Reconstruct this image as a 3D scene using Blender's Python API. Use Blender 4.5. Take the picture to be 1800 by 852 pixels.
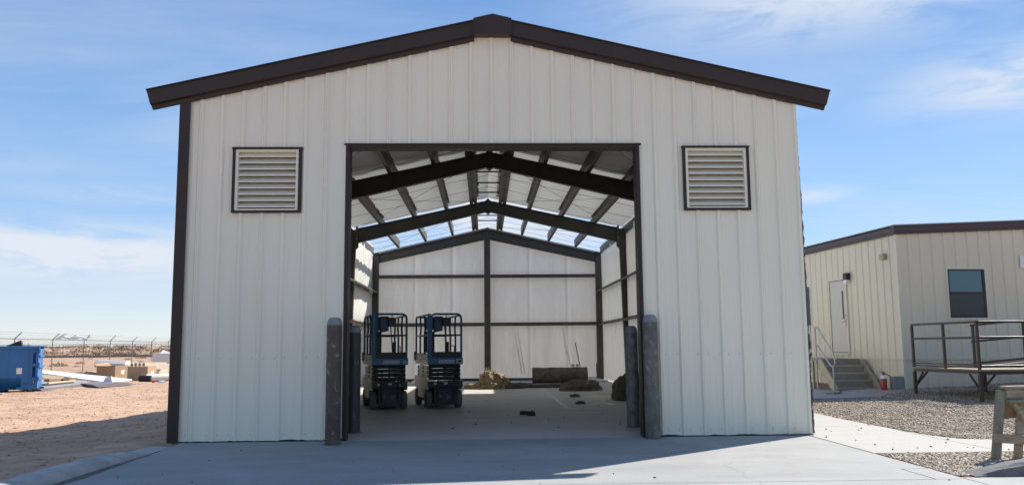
import bpy, bmesh, math, random
import numpy as np
from mathutils import Vector, Matrix, noise as mnoise

R = math.radians
random.seed(7)
rng = np.random.default_rng(11)
S = bpy.context.scene
C = S.collection
for o in list(bpy.data.objects):
    bpy.data.objects.remove(o)

# ------------------------------------------------------------------ camera
cd = bpy.data.cameras.new('camera')
cam = bpy.data.objects.new('camera', cd)
C.objects.link(cam)
Fv = Vector((0.03374084, 0.99191774, 0.12231412))
Rv = Vector((0.99941922, -0.03290252, -0.00886779))
Uv = Vector((0.00477168, -0.12254229, 0.99245182))
M = Matrix(((Rv.x, Uv.x, -Fv.x), (Rv.y, Uv.y, -Fv.y), (Rv.z, Uv.z, -Fv.z))).to_4x4()
M.translation = Vector((-0.147, -12.215, 1.306))
cam.matrix_world = M
cd.sensor_width = 36.0
cd.lens = 1476.9 / 1800 * 36
cd.clip_start = 0.05
cd.clip_end = 5000
S.camera = cam

# ------------------------------------------------------------------ light, sky, exposure
SUN = Vector((0.83, 0.69, 1.0)).normalized()          # towards the sun
SUN_EL = math.asin(SUN.z)
SUN_AZ = math.atan2(SUN.x, SUN.y)                     # clockwise from +Y
sd = bpy.data.lights.new('sun', 'SUN')
sd.energy = 4.3
sd.angle = R(0.5)
sd.color = (1.0, 0.95, 0.88)
sun = bpy.data.objects.new('sun', sd)
C.objects.link(sun)
sun.rotation_euler = SUN.to_track_quat('Z', 'Y').to_euler()

world = bpy.data.worlds.new('World')
S.world = world
world.use_nodes = True
wt = world.node_tree
wt.nodes.clear()


class NT:
    """tiny node-tree helper"""
    def __init__(s, tree):
        s.t = tree

    def n(s, kind, **kw):
        nd = s.t.nodes.new(kind)
        for k, v in kw.items():
            if k.startswith('i_'):
                key = k[2:]
                key = int(key) if key.isdigit() else key.replace('_', ' ')
                inp = nd.inputs[key]
                if hasattr(v, 'is_output'):
                    s.t.links.new(v, inp)
                else:
                    inp.default_value = v
            else:
                setattr(nd, k, v)
        return nd

    def math(s, op, a, b=0.0, clamp=False):
        nd = s.t.nodes.new('ShaderNodeMath')
        nd.operation = op
        nd.use_clamp = clamp
        for i, v in enumerate((a, b)):
            if hasattr(v, 'is_output'):
                s.t.links.new(v, nd.inputs[i])
            else:
                nd.inputs[i].default_value = v
        return nd.outputs[0]

    def ss(s, v, lo, hi, a=0.0, b=1.0):
        nd = s.t.nodes.new('ShaderNodeMapRange')
        nd.interpolation_type = 'SMOOTHSTEP'
        s.t.links.new(v, nd.inputs[0])
        for i, x in enumerate((lo, hi, a, b)):
            nd.inputs[i + 1].default_value = x
        return nd.outputs[0]

    def mix(s, f, a, b, blend='MIX'):
        nd = s.t.nodes.new('ShaderNodeMix')
        nd.data_type = 'RGBA'
        nd.blend_type = blend
        for i, v in ((0, f), (6, a), (7, b)):
            if hasattr(v, 'is_output'):
                s.t.links.new(v, nd.inputs[i])
            else:
                nd.inputs[i].default_value = v if i == 0 else (*v[:3], 1)
        return nd.outputs[2]

    def noise(s, vec, scale, detail=4, rough=0.55, dist=0.0):
        nd = s.n('ShaderNodeTexNoise', i_Scale=scale, i_Detail=detail, i_Roughness=rough, i_Distortion=dist)
        s.t.links.new(vec, nd.inputs['Vector'])
        return nd.outputs[0]

    def mapping(s, vec, scale=(1, 1, 1), loc=(0, 0, 0), rot=(0, 0, 0)):
        nd = s.t.nodes.new('ShaderNodeMapping')
        s.t.links.new(vec, nd.inputs[0])
        nd.inputs[1].default_value = loc
        nd.inputs[2].default_value = rot
        nd.inputs[3].default_value = scale
        return nd.outputs[0]


w = NT(wt)
sky = w.n('ShaderNodeTexSky', sky_type='NISHITA', sun_disc=False, sun_elevation=SUN_EL, sun_rotation=SUN_AZ,
          altitude=1200, air_density=1.0, dust_density=0.3, ozone_density=2.0)
dirv = w.n('ShaderNodeTexCoord').outputs['Generated']
sx = w.n('ShaderNodeSeparateXYZ')
wt.links.new(dirv, sx.inputs[0])
dx, dy, dz = sx.outputs
elev = w.math('MAXIMUM', dz, 0.0)
den = w.math('ADD', elev, 0.10)
px = w.math('DIVIDE', dx, den)
py = w.math('DIVIDE', dy, den)
cv = w.n('ShaderNodeCombineXYZ')
wt.links.new(px, cv.inputs[0]); wt.links.new(py, cv.inputs[1])
# thin cirrus everywhere, thicker where a few soft banks lie
ci = w.noise(w.mapping(cv.outputs[0], (0.55, 1.3, 1), (3.1, 0.4, 0), (0, 0, R(24))), 0.9, 8, 0.58, 0.6)
fine = w.noise(w.mapping(dirv, (5.0, 5.0, 22.0), (0.7, 0.2, 0.35)), 1.6, 8, 0.6, 0.5)
az = w.math('ARCTAN2', dx, dy)


def bank(az0, waz, el0, wel):
    a = w.math('POWER', w.math('DIVIDE', w.math('SUBTRACT', az, az0), waz), 2.0)
    b = w.math('POWER', w.math('DIVIDE', w.math('SUBTRACT', dz, el0), wel), 2.0)
    return w.math('POWER', 2.718, w.math('MULTIPLY', w.math('ADD', a, b), -1.0))


cover = w.ss(ci, 0.36, 0.80, 0.0, 0.40)
for b_, k in ((bank(0.42, 0.24, 0.385, 0.06), 0.95), (bank(0.60, 0.12, 0.262, 0.034), 0.95), (bank(-0.50, 0.42, 0.10, 0.030), 1.35), (bank(0.05, 0.20, 0.17, 0.06), 1.3),
              (bank(-0.7, 0.3, 0.19, 0.02), 0.35), (bank(-1.6, 0.7, 0.22, 0.06), 0.9), (bank(1.5, 0.6, 0.18, 0.05), 0.9), (bank(2.7, 0.8, 0.25, 0.07), 0.9),
              (bank(-0.36, 0.20, 0.165, 0.014), 0.35), (bank(0.375, 0.05, 0.165, 0.010), 0.9)):
    tex = w.math('MULTIPLY', w.ss(fine, 0.20, 0.60), k)
    cover = w.math('MAXIMUM', cover, w.math('MULTIPLY', b_, tex))
skyc = w.n('ShaderNodeHueSaturation', i_Saturation=1.05, i_Value=1.0, i_Color=sky.outputs[0]).outputs[0]
# clear desert air: pale at the horizon, deepening upwards
g1 = w.mix(w.ss(elev, 0.0, 0.15), (3.25, 3.5, 3.85), (1.45, 2.5, 4.1))
g2 = w.mix(w.ss(elev, 0.12, 0.50), g1, (0.42, 1.22, 2.95))
skyc = w.mix(0.78, skyc, g2)
skyc = w.mix(cover, skyc, (3.7, 4.0, 4.45))
bg = w.n('ShaderNodeBackground', i_Color=skyc, i_Strength=0.112)
wo = w.n('ShaderNodeOutputWorld')
wt.links.new(bg.outputs[0], wo.inputs[0])

S.view_settings.view_transform = 'Standard'
S.view_settings.look = 'None'
S.view_settings.gamma = 1.0
S.view_settings.use_curve_mapping = False
S.view_settings.exposure = 0.88
S.render.engine = 'CYCLES'
S.cycles.max_bounces = 8
S.cycles.diffuse_bounces = 5
S.cycles.sample_clamp_indirect = 6.0

# ------------------------------------------------------------------ materials


def mat(name, col, rough=0.6, var=0.12, vscale=3.0, metal=0.0, bump=0.0, bscale=30.0, spec=0.5, col2=None, c2=(0.5, 0.6),
        c2scale=4.0, stretch=(1, 1, 1), coat=0.0, island=0.0):
    """procedural surface: base colour, soft value variation, an optional second colour in patches, fine relief"""
    m = bpy.data.materials.new(name)
    m.use_nodes = True
    t = NT(m.node_tree)
    b = m.node_tree.nodes['Principled BSDF']
    b.inputs['Roughness'].default_value = rough
    b.inputs['Metallic'].default_value = metal
    b.inputs['Specular IOR Level'].default_value = spec
    b.inputs['Coat Weight'].default_value = coat
    oc = t.n('ShaderNodeTexCoord').outputs['Object']
    vec = t.mapping(oc, stretch)
    base = (*col, 1)
    c = None
    if col2 is not None:
        k = t.ss(t.noise(vec, c2scale, 6, 0.62, 0.4), c2[0], c2[1])
        c = t.mix(k, col, col2)
    if var > 0:
        nz = t.noise(vec, vscale, 5, 0.6)
        f = t.ss(nz, 0.25, 0.75, 1 - var, 1 + var)
        cm = t.n('ShaderNodeCombineColor')
        for i in range(3):
            m.node_tree.links.new(f, cm.inputs[i])
        c = t.mix(1.0, c if c is not None else col, cm.outputs[0], 'MULTIPLY')
        rr = t.ss(nz, 0.2, 0.8, max(0.02, rough - 0.08), min(1, rough + 0.08))
        m.node_tree.links.new(rr, b.inputs['Roughness'])
    if island > 0:
        ge = t.n('ShaderNodeNewGeometry').outputs['Random Per Island']
        f = t.ss(ge, 0.0, 1.0, 1 - island, 1 + island)
        cm = t.n('ShaderNodeCombineColor')
        for i in range(3):
            m.node_tree.links.new(f, cm.inputs[i])
        c = t.mix(1.0, c if c is not None else col, cm.outputs[0], 'MULTIPLY')
    if c is not None:
        m.node_tree.links.new(c, b.inputs['Base Color'])
    else:
        b.inputs['Base Color'].default_value = base
    if bump > 0:
        bn = t.n('ShaderNodeBump', i_Strength=1.0, i_Distance=bump)
        m.node_tree.links.new(t.noise(vec, bscale, 4, 0.6), bn.inputs['Height'])
        m.node_tree.links.new(bn.outputs[0], b.inputs['Normal'])
    return m


M_SIDING = mat('off_white_siding', (0.80, 0.76, 0.62), 0.42, 0.03, 0.9, bump=0.008, bscale=1.6, stretch=(1, 1, 0.35))
M_TRIM = mat('dark_door_trim', (0.034, 0.026, 0.023), 0.5, 0.15, 3.0, spec=0.3)
M_FASCIA = mat('dark_bronze_trim', (0.036, 0.023, 0.019), 0.45, 0.15, 2.0, spec=0.35, bump=0.002, bscale=2)
M_STEEL = mat('dark_primer_steel', (0.070, 0.068, 0.058), 0.5, 0.2, 2.5, bump=0.0008, bscale=40)
M_PURLIN = mat('brown_primer_steel', (0.085, 0.075, 0.064), 0.5, 0.2, 2.5)
M_VINYL = mat('white_vinyl_insulation', (0.83, 0.83, 0.80), 0.34, 0.05, 1.2, bump=0.05, bscale=2.6, stretch=(0.8, 2.4, 1))
M_VINYLW = mat('white_vinyl_wall_insulation', (0.84, 0.835, 0.80), 0.34, 0.06, 1.6, bump=0.05, bscale=2.2, stretch=(2.6, 2.6, 0.4))
M_SHEET = mat('thin_white_plastic', (0.82, 0.82, 0.80), 0.35, 0.08, 3, bump=0.03, bscale=6)


def translucent(m, col, fac):
    """let some light through a thin sheet"""
    t = m.node_tree
    out = next(n for n in t.nodes if n.type == 'OUTPUT_MATERIAL')
    b = t.nodes['Principled BSDF']
    tr = t.nodes.new('ShaderNodeBsdfTranslucent')
    tr.inputs[0].default_value = (*col, 1)
    mx = t.nodes.new('ShaderNodeMixShader')
    mx.inputs[0].default_value = fac
    t.links.new(b.outputs[0], mx.inputs[1])
    t.links.new(tr.outputs[0], mx.inputs[2])
    t.links.new(mx.outputs[0], out.inputs[0])


translucent(M_VINYL, (0.85, 0.85, 0.80), 0.12)
translucent(M_VINYLW, (0.85, 0.85, 0.80), 0.12)
translucent(M_SHEET, (0.95, 0.95, 0.93), 0.65)
M_FOIL = mat('foil_insulation_edge', (0.55, 0.56, 0.58), 0.25, 0.3, 9, metal=0.9, bump=0.02, bscale=14, col2=(0.02, 0.02, 0.02),
             c2=(0.36, 0.44), c2scale=5)
M_WIRE = mat('grey_cable', (0.35, 0.35, 0.35), 0.4, 0.1, 5, metal=0.4)
M_ROOF = mat('tan_roof_sheet', (0.30, 0.26, 0.20), 0.5, 0.08)
M_CONC = mat('apron_concrete', (0.305, 0.30, 0.285), 0.85, 0.10, 1.3, bump=0.004, bscale=55, col2=(0.27, 0.27, 0.265), c2=(0.48, 0.72),
             c2scale=0.9, stretch=(0.55, 1.6, 1))
def weathering(m, stain, dust, ):
    """broom streaks, dusty patches and hairline cracks on poured concrete"""
    nt = m.node_tree
    t = NT(nt)
    b = nt.nodes['Principled BSDF']
    src = b.inputs['Base Color'].links[0].from_socket
    oc = t.n('ShaderNodeTexCoord').outputs['Object']
    big = t.ss(t.noise(oc, 0.55, 5, 0.6, 0.8), 0.45, 0.72, 0.0, 0.55)
    c = t.mix(big, src, dust)
    st = t.ss(t.noise(t.mapping(oc, (0.7, 7.0, 1)), 1.6, 6, 0.65), 0.56, 0.70, 0.0, 0.45)
    c = t.mix(st, c, dust)
    sp = t.ss(t.noise(t.mapping(oc, (1.0, 2.2, 1)), 2.3, 6, 0.7, 1.0), 0.60, 0.74, 0.0, 0.55)
    c = t.mix(sp, c, stain)
    ed = t.n('ShaderNodeTexVoronoi', feature='DISTANCE_TO_EDGE', i_Scale=0.23)
    wv = t.n('ShaderNodeVectorMath', operation='ADD')
    nz = t.n('ShaderNodeTexNoise', i_Scale=1.7, i_Detail=5.0)
    nt.links.new(oc, nz.inputs['Vector'])
    sc_ = t.n('ShaderNodeVectorMath', operation='SCALE', i_Scale=0.55)
    nt.links.new(nz.outputs['Color'], sc_.inputs[0])
    nt.links.new(oc, wv.inputs[0]); nt.links.new(sc_.outputs[0], wv.inputs[1])
    nt.links.new(wv.outputs[0], ed.inputs['Vector'])
    cr = t.ss(ed.outputs['Distance'], 0.0006, 0.0022, 0.45, 0.0)
    c = t.mix(cr, c, stain)
    nt.links.new(c, b.inputs['Base Color'])


weathering(M_CONC, (0.20, 0.188, 0.17), (0.39, 0.385, 0.365))
M_WALK = mat('broom_finished_concrete', (0.395, 0.38, 0.34), 0.85, 0.08, 1.5, bump=0.004, bscale=40, stretch=(0.3, 4, 1))
M_FLOOR = mat('shop_floor_concrete', (0.47, 0.445, 0.40), 0.62, 0.14, 0.9, bump=0.002, bscale=30, col2=(0.30, 0.225, 0.17), c2=(0.53, 0.70),
              c2scale=0.42, stretch=(0.5, 1.3, 1))
weathering(M_FLOOR, (0.27, 0.21, 0.165), (0.47, 0.45, 0.41))
M_KERB = mat('weathered_kerb_concrete', (0.40, 0.385, 0.36), 0.9, 0.22, 3.5, bump=0.012, bscale=28)
M_KERB2 = mat('grey_asphalt_kerb', (0.145, 0.143, 0.14), 0.9, 0.3, 7, bump=0.012, bscale=35)
M_DIRT = mat('tan_desert_dirt', (0.475, 0.305, 0.2), 0.95, 0.22, 2.2, bump=0.07, bscale=6, col2=(0.39, 0.24, 0.145), c2=(0.42, 0.66),
             c2scale=0.35)
M_GRAVEL = mat('gravel_bed', (0.37, 0.30, 0.235), 0.95, 0.4, 26, bump=0.03, bscale=38)
M_STONE = mat('gravel_stone', (0.40, 0.33, 0.25), 0.9, 0.15, 20, island=0.55)
M_SCRUB = mat('dry_scrub', (0.14, 0.115, 0.07), 0.9, 0.35, 2.0, island=0.35)
M_TRAILER = mat('cream_siding', (0.71, 0.64, 0.475), 0.5, 0.04, 1.0, bump=0.003, bscale=1.8, stretch=(1, 1, 0.4))
M_TRIM2 = mat('cream_trim', (0.72, 0.66, 0.51), 0.5, 0.04)
M_DOOR = mat('cream_door_paint', (0.58, 0.55, 0.46), 0.45, 0.04)
M_PLUM = mat('dark_plum_fascia', (0.055, 0.035, 0.036), 0.4, 0.12)
M_GLASS = mat('sky_reflection_glass', (0.02, 0.115, 0.15), 0.06, 0.0, spec=0.9)  # teal base colour stands in for sky reflected in the upper pane
M_GLASS2 = mat('screened_window_glass', (0.015, 0.024, 0.032), 0.22, 0.05, 6)
M_NAVY = mat('navy_sky_reflection_glass', (0.012, 0.02, 0.055), 0.12, 0.0, spec=0.25)  # dark blue of the reflected sky put into the side pane's colour
M_BLACK = mat('black_frame', (0.013, 0.013, 0.014), 0.45, 0.2, 5)
M_RAIL = mat('dark_brown_railing', (0.038, 0.026, 0.022), 0.4, 0.2, 4, spec=0.3)
M_GALV = mat('galvanised_steel', (0.42, 0.42, 0.40), 0.42, 0.15, 5, metal=0.55)
M_STEP = mat('tan_painted_steps', (0.42, 0.355, 0.255), 0.55, 0.12, 4)
M_DECK = mat('grey_step_tread', (0.29, 0.24, 0.18), 0.7, 0.15, 6)
M_WOOD = mat('weathered_lumber', (0.36, 0.29, 0.205), 0.8, 0.2, 5, bump=0.004, bscale=24, stretch=(0.6, 8, 8), col2=(0.27, 0.215, 0.155),
             c2=(0.45, 0.62))
M_WOODG = mat('grey_green_lumber', (0.22, 0.205, 0.15), 0.85, 0.22, 5, bump=0.004, bscale=24, stretch=(6, 6, 0.8))
M_PLY = mat('brown_plywood', (0.25, 0.165, 0.095), 0.8, 0.15, 6, stretch=(1, 6, 6))
M_RED = mat('red_extinguisher_paint', (0.42, 0.025, 0.02), 0.3, 0.1, 4, coat=0.3)
M_WHITE = mat('white_plastic', (0.80, 0.80, 0.78), 0.45, 0.06, 3)
M_BLOCK = mat('grey_masonry', (0.29, 0.285, 0.275), 0.9, 0.15, 8, bump=0.006, bscale=50)
M_RUST = mat('rusty_bollard_paint', (0.085, 0.055, 0.042), 0.6, 0.35, 5, bump=0.003, bscale=30, col2=(0.24, 0.235, 0.22), c2=(0.57, 0.70), c2scale=12,
             stretch=(1.2, 1.2, 0.8))
M_DARKB = mat('dark_bollard_paint', (0.052, 0.042, 0.04), 0.55, 0.35, 6, bump=0.002, bscale=30, col2=(0.15, 0.15, 0.15), c2=(0.6, 0.68),
              c2scale=8, stretch=(1.3, 1.3, 0.4))
M_GREENB = mat('scraped_grey_green_bollard', (0.165, 0.175, 0.15), 0.6, 0.3, 6, bump=0.003, bscale=30, col2=(0.11, 0.085, 0.065), c2=(0.45, 0.68),
               c2scale=11, stretch=(1.2, 1.2, 0.8))
M_BROWNB = mat('scraped_brown_bollard', (0.125, 0.12, 0.095), 0.6, 0.3, 7, bump=0.003, bscale=30, col2=(0.20, 0.205, 0.185), c2=(0.52, 0.68), c2scale=12, stretch=(1.2, 1.2, 0.8))
M_CAP = mat('bollard_concrete', (0.22, 0.23, 0.225), 0.85, 0.2, 9, bump=0.006, bscale=40)
M_BLUE = mat('blue_lift_paint', (0.03, 0.15, 0.31), 0.4, 0.15, 4)
M_DBLUE = mat('dark_blue_rail_paint', (0.022, 0.075, 0.135), 0.45, 0.2, 5)
M_BEIGE = mat('beige_lift_paint', (0.70, 0.665, 0.55), 0.45, 0.12, 6, col2=(0.5, 0.46, 0.37), c2=(0.58, 0.68), c2scale=7)
M_LBLACK = mat('black_lift_steel', (0.030, 0.034, 0.037), 0.5, 0.3, 6)
M_TYRE = mat('grey_rubber_tyre', (0.15, 0.155, 0.155), 0.8, 0.15, 8)
M_BOX = mat('grey_blue_manual_box', (0.10, 0.135, 0.165), 0.5, 0.15, 6)
M_LABEL = mat('grey_placard', (0.50, 0.52, 0.53), 0.5, 0.25, 25)
M_FIBRE = mat('dark_fibreglass', (0.155, 0.135, 0.105), 0.95, 0.25, 14, bump=0.03, bscale=30, col2=(0.10, 0.09, 0.072), c2=(0.42, 0.65), c2scale=3)
M_FIBTAN = mat('torn_tan_fibreglass', (0.36, 0.275, 0.175), 0.95, 0.35, 6, bump=0.05, bscale=26, col2=(0.17, 0.125, 0.08), c2=(0.46, 0.66), c2scale=5)
M_DUMP = mat('blue_dumpster_paint', (0.022, 0.14, 0.35), 0.42, 0.14, 1.4, col2=(0.16, 0.27, 0.44), c2=(0.66, 0.76), c2scale=2.2,
             stretch=(2.2, 1, 0.35), bump=0.006, bscale=2.5)
M_DUMPD = mat('grimy_dumpster_edge', (0.03, 0.035, 0.045), 0.7, 0.3, 5)
M_CARD = mat('brown_cardboard', (0.42, 0.285, 0.17), 0.85, 0.06, 2)
M_CARDD = mat('shaded_side_cardboard', (0.36, 0.235, 0.135), 0.85, 0.06, 2)
M_PANEL = mat('white_foam_panel', (0.66, 0.64, 0.59), 0.5, 0.05, 1)
M_GREYP = mat('grey_sheet_metal', (0.30, 0.295, 0.29), 0.5, 0.1, 2)
M_PURP = mat('purple_grey_sheet', (0.185, 0.155, 0.16), 0.55, 0.12, 2)
M_PALEW = mat('pale_wrapped_bundle', (0.50, 0.43, 0.33), 0.6, 0.15, 4)
M_WRAP = mat('white_shrink_wrap', (0.66, 0.645, 0.62), 0.35, 0.08, 3, bump=0.03, bscale=6)
M_YEL = mat('pale_new_lumber', (0.62, 0.47, 0.27), 0.75, 0.12, 4, stretch=(1, 8, 8))
M_DEBRIS = mat('dark_debris', (0.06, 0.045, 0.035), 0.9, 0.3, 8)
M_CONCD = mat('joint_dirt', (0.14, 0.12, 0.10), 0.95, 0.3, 10)
M_POSTG = mat('grey_fence_pipe', (0.20, 0.185, 0.165), 0.5, 0.15, 4, metal=0.3)

# ------------------------------------------------------------------ mesh helpers


class MB:
    def __init__(s):
        s.v, s.f, s.sm = [], [], []

    def add(s, vs, fs, smooth=False):
        k = len(s.v)
        s.v += [tuple(p) for p in vs]
        s.f += [tuple(i + k for i in f) for f in fs]
        s.sm += [smooth] * len(fs)
        return s

    def hexa(s, p):
        return s.add(p, [(0, 3, 2, 1), (4, 5, 6, 7), (0, 1, 5, 4), (1, 2, 6, 5), (2, 3, 7, 6), (3, 0, 4, 7)])

    def box(s, x0, x1, y0, y1, z0, z1):
        return s.hexa([(x0, y0, z0), (x1, y0, z0), (x1, y1, z0), (x0, y1, z0), (x0, y0, z1), (x1, y0, z1), (x1, y1, z1), (x0, y1, z1)])

    def bar(s, a, b, wd, ht, up=(0, 0, 1)):
        """box beam from a to b, wd sideways, ht along up"""
        a, b = Vector(a), Vector(b)
        d = (b - a).normalized()
        u = Vector(up)
        sd_ = d.cross(u).normalized() * (wd / 2)
        u2 = sd_.cross(d).normalized() * (ht / 2)
        return s.hexa([a - sd_ - u2, a + sd_ - u2, b + sd_ - u2, b - sd_ - u2, a - sd_ + u2, a + sd_ + u2, b + sd_ + u2, b - sd_ + u2])

    def tube(s, pts, r, n=8, r2=None):
        pts = [Vector(p) for p in pts]
        rings = []
        prev = None
        for i, p in enumerate(pts):
            if i == 0:
                d = pts[1] - p
            elif i == len(pts) - 1:
                d = p - pts[i - 1]
            else:
                d = (pts[i + 1] - p).normalized() + (p - pts[i - 1]).normalized()
            d.normalize()
            if prev is None:
                ref = Vector((0, 0, 1)) if abs(d.z) < 0.9 else Vector((1, 0, 0))
                prev = d.cross(ref).normalized()
            a = (prev - d * prev.dot(d)).normalized()
            prev = a
            b = d.cross(a)
            rr = r if r2 is None else r + (r2 - r) * i / (len(pts) - 1)
            rings.append([p + (a * math.cos(2 * math.pi * k / n) + b * math.sin(2 * math.pi * k / n)) * rr for k in range(n)])
        vs = [q for ring in rings for q in ring]
        fs = []
        for i in range(len(rings) - 1):
            for k in range(n):
                k2 = (k + 1) % n
                fs.append((i * n + k, i * n + k2, (i + 1) * n + k2, (i + 1) * n + k))
        s.add(vs, fs, True)
        s.add(rings[0], [tuple(reversed(range(n)))])
        s.add(rings[-1], [tuple(range(n))])
        return s

    def lathe(s, prof, n=20, c=(0, 0, 0)):
        vs = []
        for r_, z in prof:
            for k in range(n):
                a = 2 * math.pi * k / n
                vs.append((c[0] + r_ * math.cos(a), c[1] + r_ * math.sin(a), c[2] + z))
        fs = []
        for i in range(len(prof) - 1):
            for k in range(n):
                k2 = (k + 1) % n
                fs.append((i * n + k, i * n + k2, (i + 1) * n + k2, (i + 1) * n + k))
        s.add(vs, fs, True)
        return s

    def prism(s, poly, axis, a, b):
        """extrude a 2-D polygon along an axis ('x','y','z') from a to b"""
        def P(p, t):
            return {'x': (t, p[0], p[1]), 'y': (p[0], t, p[1]), 'z': (p[0], p[1], t)}[axis]
        n = len(poly)
        vs = [P(p, a) for p in poly] + [P(p, b) for p in poly]
        fs = [tuple(range(n)), tuple(range(2 * n - 1, n - 1, -1))]
        for i in range(n):
            j = (i + 1) % n
            fs.append((i, i + n, j + n, j))
        return s.add(vs, fs)

    def grid(s, fn, nu, nv, smooth=True):
        vs = [fn(i / nu, j / nv) for i in range(nu + 1) for j in range(nv + 1)]
        fs = [(i * (nv + 1) + j, (i + 1) * (nv + 1) + j, (i + 1) * (nv + 1) + j + 1, i * (nv + 1) + j + 1) for i in range(nu) for j in range(nv)]
        return s.add(vs, fs, smooth)

    def mesh(s, name):
        me = bpy.data.meshes.new(name)
        me.from_pydata(s.v, [], s.f)
        me.polygons.foreach_set('use_smooth', s.sm)
        bm = bmesh.new()
        bm.from_mesh(me)
        bmesh.ops.recalc_face_normals(bm, faces=bm.faces)
        bm.to_mesh(me)
        bm.free()
        return me


def link(name, me, m, parent=None, loc=None, rot=None):
    o = bpy.data.objects.new(name, me)
    if m is not None and len(me.materials) == 0:
        me.materials.append(m)
    C.objects.link(o)
    if parent is not None:
        o.parent = parent
    if loc is not None:
        o.location = loc
    if rot is not None:
        o.rotation_euler = rot
    return o


def obj(name, mb, m, parent=None, loc=None, rot=None, bevel=0.0):
    o = link(name, mb.mesh(name), m, parent, loc, rot)
    if bevel > 0:
        bv = o.modifiers.new('bevel', 'BEVEL')
        bv.width = bevel
        bv.segments = 2
        bv.limit_method = 'ANGLE'
        bv.angle_limit = R(40)
    return o


def tag(o, label=None, cat=None, group=None, kind=None):
    if label: o['label'] = label
    if cat: o['category'] = cat
    if group: o['group'] = group
    if kind: o['kind'] = kind
    return o


def thing(name, label, cat, loc=(0, 0, 0), rz=0.0, group=None):
    o = bpy.data.objects.new(name, None)
    o.empty_display_size = 0.2
    C.objects.link(o)
    o.location = loc
    o.rotation_euler = (0, 0, rz)
    return tag(o, label, cat, group)


def struct(name, mb, m, parent=None):
    o = obj(name, mb, m, parent)
    o['kind'] = 'structure'
    return o


def copy_tree(o, parent=None):
    c = o.copy()
    C.objects.link(c)
    if parent is not None:
        c.parent = parent
    for ch in list(o.children):
        copy_tree(ch, c)
    return c


def arc(c, r, a0, a1, u, v, n=6):
    c, u, v = Vector(c), Vector(u), Vector(v)
    return [c + (u * math.cos(a0 + (a1 - a0) * i / n) + v * math.sin(a0 + (a1 - a0) * i / n)) * r for i in range(n + 1)]


def rounded(pts, r, n=5):
    """polyline with rounded corners"""
    pts = [Vector(p) for p in pts]
    out = [pts[0]]
    for i in range(1, len(pts) - 1):
        p, a, b = pts[i], pts[i - 1], pts[i + 1]
        da, db = (a - p), (b - p)
        rr = min(r, da.length * 0.49, db.length * 0.49)
        p0, p1 = p + da.normalized() * rr, p + db.normalized() * rr
        for k in range(n + 1):
            t = k / n
            out.append(p0 * (1 - t) ** 2 + p * 2 * t * (1 - t) + p1 * t * t)
    out.append(pts[-1])
    return out


def fbm(x, y, z=0.0, o=4):
    return mnoise.fractal(Vector((x, y, z)), 1.0, 2.0, o)


def sstep(x, a, b):
    t = min(1, max(0, (x - a) / (b - a)))
    return t * t * (3 - 2 * t)

# ------------------------------------------------------------------ ground and paving


def ground_z(x, y):
    far = math.hypot(x, y)
    L = sstep(-4.75 - x, 0.0, 3.6)
    drop = -(0.085 + 0.0288 * min(max(y, -3.0), 11.0))
    z = L * min(drop, 0.0) if x < -4.75 else 0.0
    if x > -4.75:
        z = -0.05
    k = sstep(far, 75, 150)
    z = z * (1 - k) + 0.05 * k
    if x < -4.75:
        n = fbm(x * 0.35, y * 0.35) * 0.035 + fbm(x * 1.5, y * 1.5, 3) * 0.016
        tr = math.sin((y * 0.95 + x * 0.32) * 2.1 + 1.5 * fbm(x * 0.3, y * 0.3, 9)) * 0.016 * sstep(y, 4, 8) * (1 - sstep(y, 24, 40))
        z += (n + tr) * sstep(-4.8 - x, 0.05, 1.2)
    h = sstep(far, 165, 260)
    if h > 0 and y > 0:
        z += h * (1.3 + 1.5 * abs(fbm(x * 0.013, y * 0.013, 4, 3)) + 0.9 * fbm(x * 0.05, y * 0.05, 2, 4)) * (1 - 0.8 * sstep(far, 420, 1200))
    return z


def axis_pts(spec):
    out = [spec[0][0]]
    for a, b, n in spec:
        out += [a + (b - a) * (i + 1) / n for i in range(n)]
    return out


gx = axis_pts([(-1500, -400, 14), (-400, -120, 50), (-120, -45, 40), (-45, -22, 60), (-22, -4.7, 130), (-4.7, 40, 14), (40, 200, 24), (200, 1500, 14)])
gy = axis_pts([(-300, -30, 6), (-30, -6, 8), (-6, 14, 140), (14, 45, 110), (45, 130, 50), (130, 320, 90), (320, 1800, 20)])
mb = MB()
nu, nv = len(gx), len(gy)
mb.v = [(x, y, ground_z(x, y)) for x in gx for y in gy]
mb.f = [(i * nv + j, (i + 1) * nv + j, (i + 1) * nv + j + 1, i * nv + j + 1) for i in range(nu - 1) for j in range(nv - 1)]
mb.sm = [True] * len(mb.f)
struct('ground', mb, M_DIRT)

# concrete apron: cast in separate slabs with open joints
ap = MB().box(-4.40, 4.50, -14.0, -0.02, -0.16, -0.03)
apron = struct('concrete_apron', ap, M_CONCD)


def slab(poly, z1=0.0, z0=-0.10, m=M_CONC, parent=apron, name='slab'):
    b = MB()
    n = len(poly)
    ins = []
    cx_, cy_ = sum(p[0] for p in poly) / n, sum(p[1] for p in poly) / n
    for (x, y) in poly:
        d = Vector((cx_ - x, cy_ - y)).normalized() * 0.008
        ins.append((x + d.x, y + d.y))
    vs = [(x, y, z0) for x, y in poly] + [(x, y, z1 - 0.006) for x, y in poly] + [(x, y, z1) for x, y in ins]
    fs = [tuple(range(2 * n, 3 * n))]
    for i in range(n):
        j = (i + 1) % n
        fs += [(i, j, j + n, i + n), (i + n, j + n, j + 2 * n, i + 2 * n)]
    b.add(vs, fs)
    return obj(name, b, m, parent)


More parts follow.
